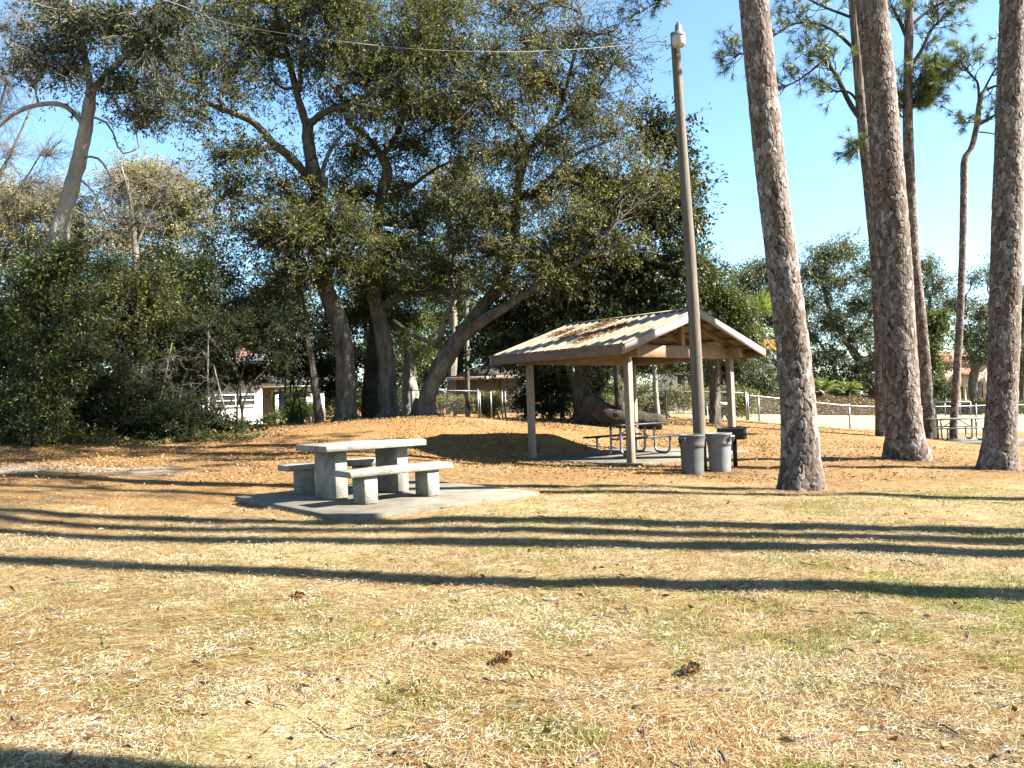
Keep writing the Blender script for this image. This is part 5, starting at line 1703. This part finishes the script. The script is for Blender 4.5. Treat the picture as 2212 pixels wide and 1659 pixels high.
leaf_quads(mb, C, unit(n) * [1, 1, .5], rng.uniform(.07, .15, n), rng.uniform(.04, .08, n))
o = mb.build('bank_cover', LV['bank']); tag(o, 'brown leafy ground cover on the bank beyond the low fence', 'ground cover', kind='stuff')
# ------------------------------------------------------------------ ground
def axis(a0, a1, fine, far):
    f = np.arange(a0, a1 + .001, fine)
    g = 1.3 ** np.arange(1, 24) * fine
    lo = a0 - np.cumsum(g)
    hi = a1 + np.cumsum(g)
    return np.r_[lo[lo > -far][::-1], f, hi[hi < far]]


xs = axis(-18, 20, .14, 420)
ys = axis(-2, 32, .14, 420)
X, Yg = np.meshgrid(xs, ys)
Z = GZ(X, Yg)
near = np.exp(-((np.maximum(0, np.abs(X) - 18) / 6) ** 2 + (np.maximum(0, Yg - 32) / 6) ** 2))


Z = Z + near * rough_earth(X, Yg)
# keep the earth below the slabs
mb = MB()
k = np.arange(len(ys) - 1)[:, None] * len(xs)
j = np.arange(len(xs) - 1)[None]
mb.add(np.stack([X, Yg, Z], -1).reshape(-1, 3), np.stack([k + j, k + j + 1, k + len(xs) + j + 1, k + len(xs) + j], -1).reshape(-1, 4))
# where each cover lies: bare sand track at the left, pale lawn beyond the low fence, straw further off
track_c = 15.6 - .10 * (X + 9) - .25 * np.maximum(0, X + 7)
sand = np.exp(-((Yg - track_c) / 1.25) ** 2) * np.clip((-4.2 - X) / 3, 0, 1) * .85
lawn = np.clip((Yg - (30.8 + (X - 9) * .16)) / .8, 0, 1) * np.clip((X - 7) / 2, 0, 1)
oran = np.clip((Yg - 7.5) / 7, 0, 1) * .75 + .25 * np.clip((-X) / 6, 0, 1)
green = np.clip((9 - Yg) / 5, 0, 1)


def groundmat():
    m, nt = nodes('park_ground')
    N = NT(nt)
    c = N.coords()
    at_ = lambda n: N('ShaderNodeAttribute', attribute_name=n).outputs['Fac']
    n1 = N.noise(c, .55, 4, .6)
    n2 = N.noise(c, 5, 6, .7)
    n3 = N.noise(c, 38, 5, .75)
    st = N('ShaderNodeMapping', {'Vector': c, 'Scale': (14, 60, 20), 'Rotation': (0, 0, .5)}).outputs[0]
    n4 = N.noise(st, 1.6, 4, .7)
    f = N.math('ADD', N.math('MULTIPLY', n3, .55), N.math('MULTIPLY', n4, .45))
    straw = N.ramp(f, [(.30, (.17, .10, .04)), (.42, (.40, .27, .11)), (.53, (.62, .48, .25)), (.66, (.80, .70, .47))])
    needl = N.ramp(f, [(.28, (.10, .046, .017)), (.42, (.28, .137, .048)), (.56, (.47, .27, .105)), (.72, (.66, .44, .20))])
    grn = N.ramp(f, [(.3, (.06, .075, .012)), (.6, (.20, .24, .05)), (.75, (.36, .38, .12))])
    pale = N.ramp(f, [(.3, (.36, .28, .15)), (.5, (.62, .54, .38)), (.7, (.78, .72, .56))])
    o1 = N.math('ADD', at_('oran'), N.math('MULTIPLY', N.math('SUBTRACT', n1, .5), 1.6))
    o1 = N.math('ADD', o1, N.math('MULTIPLY', N.math('SUBTRACT', n2, .5), 2.0))
    col = N.mix(N.ramp(o1, [(.15, (0, 0, 0)), (.75, (1, 1, 1))]), straw, needl)
    g1 = N.math('MULTIPLY', N.ramp(N.math('ADD', N.math('MULTIPLY', n1, .6), N.math('MULTIPLY', n2, .5)), [(.50, (0, 0, 0)), (.62, (1, 1, 1))]), N.math('MULTIPLY', at_('green'), .7))
    col = N.mix(g1, col, grn)
    p1 = N.ramp(n2, [(.58, (0, 0, 0)), (.68, (1, 1, 1))])
    col = N.mix(N.math('MULTIPLY', p1, .7), col, pale)
    sandc = N.ramp(f, [(.3, (.40, .31, .22)), (.7, (.62, .54, .44))])
    s1 = N.ramp(N.math('ADD', at_('sand'), N.math('MULTIPLY', N.math('SUBTRACT', n2, .5), 1.3)), [(.4, (0, 0, 0)), (.75, (1, 1, 1))])
    col = N.mix(s1, col, sandc)
    lw = N.ramp(f, [(.3, (.52, .42, .22)), (.7, (.74, .63, .40))])
    col = N.mix(at_('lawn'), col, lw)
    col = N.mix(1.0, col, (.42, .42, .42), 'MULTIPLY')
    b = N('ShaderNodeBsdfPrincipled', {'Base Color': col, 'Roughness': .95, 'Specular IOR Level': .1})
    bp = N('ShaderNodeBump', {'Height': N.math('ADD', n3, N.math('MULTIPLY', n4, .8)), 'Strength': .9, 'Distance': .03})
    nt.links.new(bp.outputs[0], b.inputs['Normal'])
    out(N, b.outputs[0])
    return m


o = mb.build('ground', groundmat(), None, True, {'sand': sand.ravel(), 'lawn': lawn.ravel(), 'oran': oran.ravel(), 'green': green.ravel()})
tag(o, kind='structure')


# ------------------------------------------------------------------ what lies on it
def scatter(n, y0, y1, pw=1.6, side=1.15):
    """points in the near view, denser close to the camera"""
    u = rng.random(n)
    Y = (y0 ** (1 - pw) + u * (y1 ** (1 - pw) - y0 ** (1 - pw))) ** (1 / (1 - pw))
    x = rng.uniform(-1, 1, n) * .66 * Y * side
    return x, Y


def off_slabs(x, y):
    d = np.stack([x - so[0], y - so[1]], -1)
    a, b_ = d @ R40[0, :2], d @ R40[1, :2]
    k1 = (a > -.0) & (a < 3.0) & (b_ > 0) & (b_ < 3.44)
    d = np.stack([x - PO[0], y - PO[1]], -1)
    a, b_ = d @ R42[0, :2], d @ R42[1, :2]
    k2 = (a > -.25) & (a < WU + .25) & (b_ > -.27) & (b_ < WV + .27)
    return ~(k1 | k2)


def gzn(x, y):
    return GZ(x, y) + rough_earth(x, y)


# pine straw
n = 330000
x, y = scatter(n, 2.6, 20, 1.3)
dens = .5 + .5 * vnoise(x, y, 1.1, 9) + .25 * vnoise(x, y, .4, 10)
ok = off_slabs(x, y) & (rng.random(n) < np.clip(.45 + .4 * dens, .08, 1) * np.clip(.42 + (y - 5) * .09 - x * .03, .35, 1))
x, y = x[ok], y[ok]
for bx, Yb_, rr in ((1728, 12, .33), (1965, 17.5, .48), (2155, 15.5, .36), (1514, 15.95, .16), (1497, 15.3, .22), (1556, 15.75, .22)):
    q = at(bx, Yb_)
    th = rng.uniform(0, 2 * math.pi, 1500)
    rd = rr + np.abs(rng.normal(size=1500)) * .28
    x = np.r_[x, q[0] + np.cos(th) * rd]
    y = np.r_[y, q[1] + np.sin(th) * rd]
n = len(x)
z = gzn(x, y)
a = np.where(rng.random(n) < .6, rng.normal(size=n) * .5 + .35 + .8 * vnoise(x, y, .8, 12), rng.uniform(0, math.pi, n))
Ln = rng.uniform(.08, .22, n)
d = np.stack([np.cos(a), np.sin(a), rng.normal(size=n) * .07], -1)
w = (.0008 + .00015 * y)[:, None]
s_ = np.stack([-np.sin(a), np.cos(a), np.zeros(n)], -1) * w
C = np.stack([x, y, z + rng.uniform(.004, .022, n)], -1)
bend = np.stack([-np.sin(a), np.cos(a), np.full(n, .25)], -1) * (rng.normal(size=n) * .014)[:, None]
p0, p1, p2 = C - d * Ln[:, None] / 2, C + bend, C + d * Ln[:, None] / 2
V = np.stack([p0 - s_, p0 + s_, p1 + s_, p1 - s_, p2 + s_ * .5, p2 - s_ * .5], 1).reshape(-1, 3)
i = np.arange(n)[:, None] * 6
mb = MB(); mb.add(V, np.concatenate([i + np.array([0, 1, 2, 3]), i + np.array([3, 2, 4, 5])]))
o = mb.build('pine_straw', leafmat('pine_straw', [(0, (.15, .055, .02)), (.35, (.38, .165, .05)), (.6, (.55, .32, .11)), (.8, (.68, .50, .24)), (1, (.80, .70, .47))], .15, .6, .25, alb=.42))
tag(o, 'rust and straw coloured pine needles strewn over the lawn', 'pine needles', kind='stuff')


def blades(n, y0, y1, pw, sel, h, wid, leanm):
    x, y = scatter(n, y0, y1, pw)
    ok = off_slabs(x, y) & sel(x, y)
    x, y = x[ok], y[ok]
    n = len(x)
    z = gzn(x, y) - .004
    hh = h * rng.uniform(.5, 1.3, n)
    a = rng.uniform(0, 2 * math.pi, n)
    ln = leanm * rng.uniform(.4, 1.6, n)
    tip = np.stack([np.cos(a) * hh * ln, np.sin(a) * hh * ln, hh], -1)
    b0 = np.stack([x, y, z], -1)
    aa = rng.uniform(0, math.pi, n)
    s_ = np.stack([np.cos(aa), np.sin(aa), 0 * aa], -1) * ((wid + .00022 * y) / 2)[:, None]
    m_ = b0 + tip * .5 + np.array([0, 0, .2]) * hh[:, None]
    V = np.stack([b0 - s_, b0 + s_, m_ + s_ * .8, m_ - s_ * .8, b0 + tip], 1).reshape(-1, 3)
    i = np.arange(n)[:, None] * 5
    mb = MB(); mb.add(V, i + np.array([0, 1, 2, 3]), i + np.array([3, 2, 4]))
    return mb


mb = blades(420000, 2.6, 14, 1.5, lambda x, y: rng.random(len(x)) < np.clip(.30 + .55 * vnoise(x, y, .55, 21) + .35 * vnoise(x, y, .17, 22) + .25 * vnoise(x, y, 1.8, 23) + .03 * x, .01, 1), .024, .0014, 1.5)
o = mb.build('dry_grass', leafmat('dry_grass', [(0, (.34, .23, .09)), (.35, (.58, .45, .23)), (.65, (.76, .67, .45)), (1, (.86, .82, .68))], .3, .6, .2, alb=.46))
tag(o, 'short bleached winter grass over the foreground', 'grass', kind='stuff')
mb = blades(330000, 2.6, 12, 1.5, lambda x, y: rng.random(len(x)) < np.clip((vnoise(x, y, .9, 31) * .5 + vnoise(x, y, .28, 32) * .6 - .18) * 1.4 + .08, .03, 1) * np.clip(.6 + x * .14, .2, 1), .034, .0028, .9)
o = mb.build('green_grass', leafmat('green_grass', [(0, (.10, .17, .015)), (.5, (.20, .30, .035)), (1, (.38, .42, .09))], .4, .5, .2, alb=.5))
tag(o, 'thin patches of fresh green grass in the foreground', 'grass', kind='stuff')

# white dead tufts
n0 = 800
x0, y0 = scatter(n0, 2.8, 11, 1.5)
kk = (rng.pareto(1.5, n0) * 30 + 14).clip(14, 420).astype(int)
x = np.repeat(x0, kk) + rng.normal(size=kk.sum()) * np.repeat(.012 * kk ** .5, kk)
y = np.repeat(y0, kk) + rng.normal(size=kk.sum()) * np.repeat(.008 * kk ** .5, kk)
ok = off_slabs(x, y); x, y = x[ok], y[ok]
C = np.stack([x, y, gzn(x, y) + rng.uniform(.008, .03, len(x))], -1)
mb = MB(); leaf_quads(mb, C, unit(len(x)) * [1, 1, .45], rng.uniform(.015, .05, len(x)), rng.uniform(.0016, .0038, len(x)))
o = mb.build('dead_grass', leafmat('dead_grass', [(0, (.55, .45, .28)), (1, (.90, .86, .74))], .2, .7, .15, alb=.62))
tag(o, 'bleached whitish tufts of dead grass dotted over the lawn', 'grass', kind='stuff')

# fallen broad leaves: over the lawn, thick on the mound
LEAFM = leafmat('fallen_leaves', [(0, (.10, .045, .022)), (.4, (.26, .125, .05)), (.75, (.48, .29, .115)), (1, (.64, .46, .24))], .08, .65, .2, alb=.46)
mb = MB()
n = 150000
x = rng.uniform(-14, 15, n)
y = rng.uniform(13, 31, n)
keep = off_slabs(x, y) & (rng.random(n) < np.clip((y - 12) / 10, .05, 1) * np.clip((13 - x) / 9, .12, 1) * np.clip(.55 + .5 * vnoise(x, y, 1.4, 41), .1, 1))
x, y = x[keep], y[keep]
C = np.stack([x, y, gzn(x, y) + rng.uniform(.005, .05, len(x))], -1)
leaf_quads(mb, C, unit(len(x)) * [1, 1, .45], rng.uniform(.03, .085, len(x)), rng.uniform(.014, .032, len(x)), .2)
o = mb.build('leaf_litter', LEAFM); tag(o, 'brown leaf litter thick over the mound beneath the oaks', 'leaves', kind='stuff')
mb = MB()
n = 420
x, y = scatter(n, 2.8, 15, 1.2)
keep = off_slabs(x, y); x, y = x[keep], y[keep]
C = np.stack([x, y, gzn(x, y) + rng.uniform(.01, .035, len(x))], -1)
leaf_quads(mb, C, unit(len(x)) * [1, 1, .4], rng.uniform(.04, .085, len(x)), rng.uniform(.018, .036, len(x)), .35)
tw = np.array([0])
o = mb.build('fallen_leaves', LEAFM); tag(o, 'scattered curled brown leaves on the open lawn', 'leaves', kind='stuff')
mb = MB()
n = 240
x, y = scatter(n, 2.8, 14, 1.4)
keep = off_slabs(x, y); x, y = x[keep], y[keep]
n = len(x)
a = rng.uniform(0, math.pi, n)
Ln = rng.uniform(.06, .28, n)
d = np.stack([np.cos(a), np.sin(a), rng.normal(size=n) * .05], -1)
C = np.stack([x, y, gzn(x, y) + .012], -1)
t = np.linspace(-.5, .5, 5)
pts = C[:, None] + d[:, None] * (Ln[:, None] * t[None])[..., None] + rng.normal(size=(n, 5, 3)) * .005
tubes(mb, pts, np.broadcast_to(rng.uniform(.003, .008, (n, 1)), (n, 5)), 5)
o = mb.build('twigs', MT['twig']); tag(o, 'small pale twigs and bark chips lying on the lawn', 'twigs', kind='stuff')

# a few cone shapes added in place of curled brown leaves
for lab, px, py in (('dark cone in place of a curled leaf, farthest up the lawn, just below the lowest long trunk shadow', 642, 1298), ('brown cone in place of a curled leaf, on the open lawn near the bottom centre', 1088, 1432), ('small cone in place of a curled leaf, lying in the grass at the lower right', 1492, 1456)):
    zz = 0.0
    for _ in range(5):
        Yc = (EYE - zz) * F / (py - hor(px))
        q = P(px, py, Yc)
        zz = gz(q[0], q[1])
    q[2] = zz + .035
    m = MB()
    n = 130
    k = np.arange(n)
    t = (k + .5) / n
    th = k * 2.39996
    rr = .034 * np.sin(np.pi * (.12 + .80 * t)) ** .8
    ax = np.array([.8, .5, .15]); ax /= np.linalg.norm(ax)
    b1 = np.cross(ax, [0, 0, 1]); b1 /= np.linalg.norm(b1); b2 = np.cross(ax, b1)
    rd = b1 * np.cos(th)[:, None] + b2 * np.sin(th)[:, None]
    leaf_quads(m, q + ax * ((t - .5) * .10)[:, None] + rd * rr[:, None], rd * .9 + ax * .5, .022 + 0 * t, .017 + 0 * t, .2)
    lathe(m, [(0, -.05), (.018, -.03), (.022, 0), (.014, .035), (0, .05)], q, 10, np.array([b1, b2, ax]))
    o = m.build('leaf_stand_in', LEAFM); tag(o, lab, 'pine cone', 'leaf stand-ins on the lawn')
# ------------------------------------------------------------------ light, sky, camera
EL, AZ = 39.0, 100.0           # sun elevation, compass angle from +Y towards +X
w = bpy.data.worlds.new('World')
S.world = w
w.use_nodes = True
nt = w.node_tree
nt.nodes.clear()
sky = nt.nodes.new('ShaderNodeTexSky')
sky.sky_type = 'NISHITA'
sky.sun_disc = False
sky.sun_elevation = rad(EL)
sky.sun_rotation = rad(AZ)
sky.air_density = 1.0
sky.dust_density = .45
sky.ozone_density = 3.6
bg = nt.nodes.new('ShaderNodeBackground')
bg.inputs[1].default_value = .05
wo = nt.nodes.new('ShaderNodeOutputWorld')
tint = nt.nodes.new('ShaderNodeMix')
tint.data_type = 'RGBA'
tint.blend_type = 'MULTIPLY'
tint.inputs[0].default_value = 1
tint.inputs[7].default_value = (.93, 1.03, 1.0, 1)
nt.links.new(sky.outputs[0], tint.inputs[6])
nt.links.new(tint.outputs[2], bg.inputs[0])
nt.links.new(bg.outputs[0], wo.inputs[0])

sl = bpy.data.lights.new('sun', 'SUN')
sl.energy = 5.0
sl.angle = rad(.5)
sl.color = (1, .94, .84)
so_ = bpy.data.objects.new('sun', sl)
COL.objects.link(so_)
sd = Vector((math.sin(rad(AZ)) * math.cos(rad(EL)), math.cos(rad(AZ)) * math.cos(rad(EL)), math.sin(rad(EL))))
so_.rotation_euler = sd.to_track_quat('Z', 'Y').to_euler()
so_.location = sd * 60

cam = bpy.data.cameras.new('camera')
cam.sensor_width = 36
cam.lens = 36 * F / 2212
cam.clip_end = 2000
co = bpy.data.objects.new('camera', cam)
COL.objects.link(co)
co.matrix_world = Matrix.Translation((0, 0, EYE)) @ CM.to_4x4()
S.camera = co
S.view_settings.view_transform = 'Standard'
S.view_settings.look = 'None'
S.view_settings.gamma = 1
S.view_settings.exposure = 2.85
S.cycles.max_bounces = 6
S.cycles.diffuse_bounces = 3
S.cycles.transmission_bounces = 3
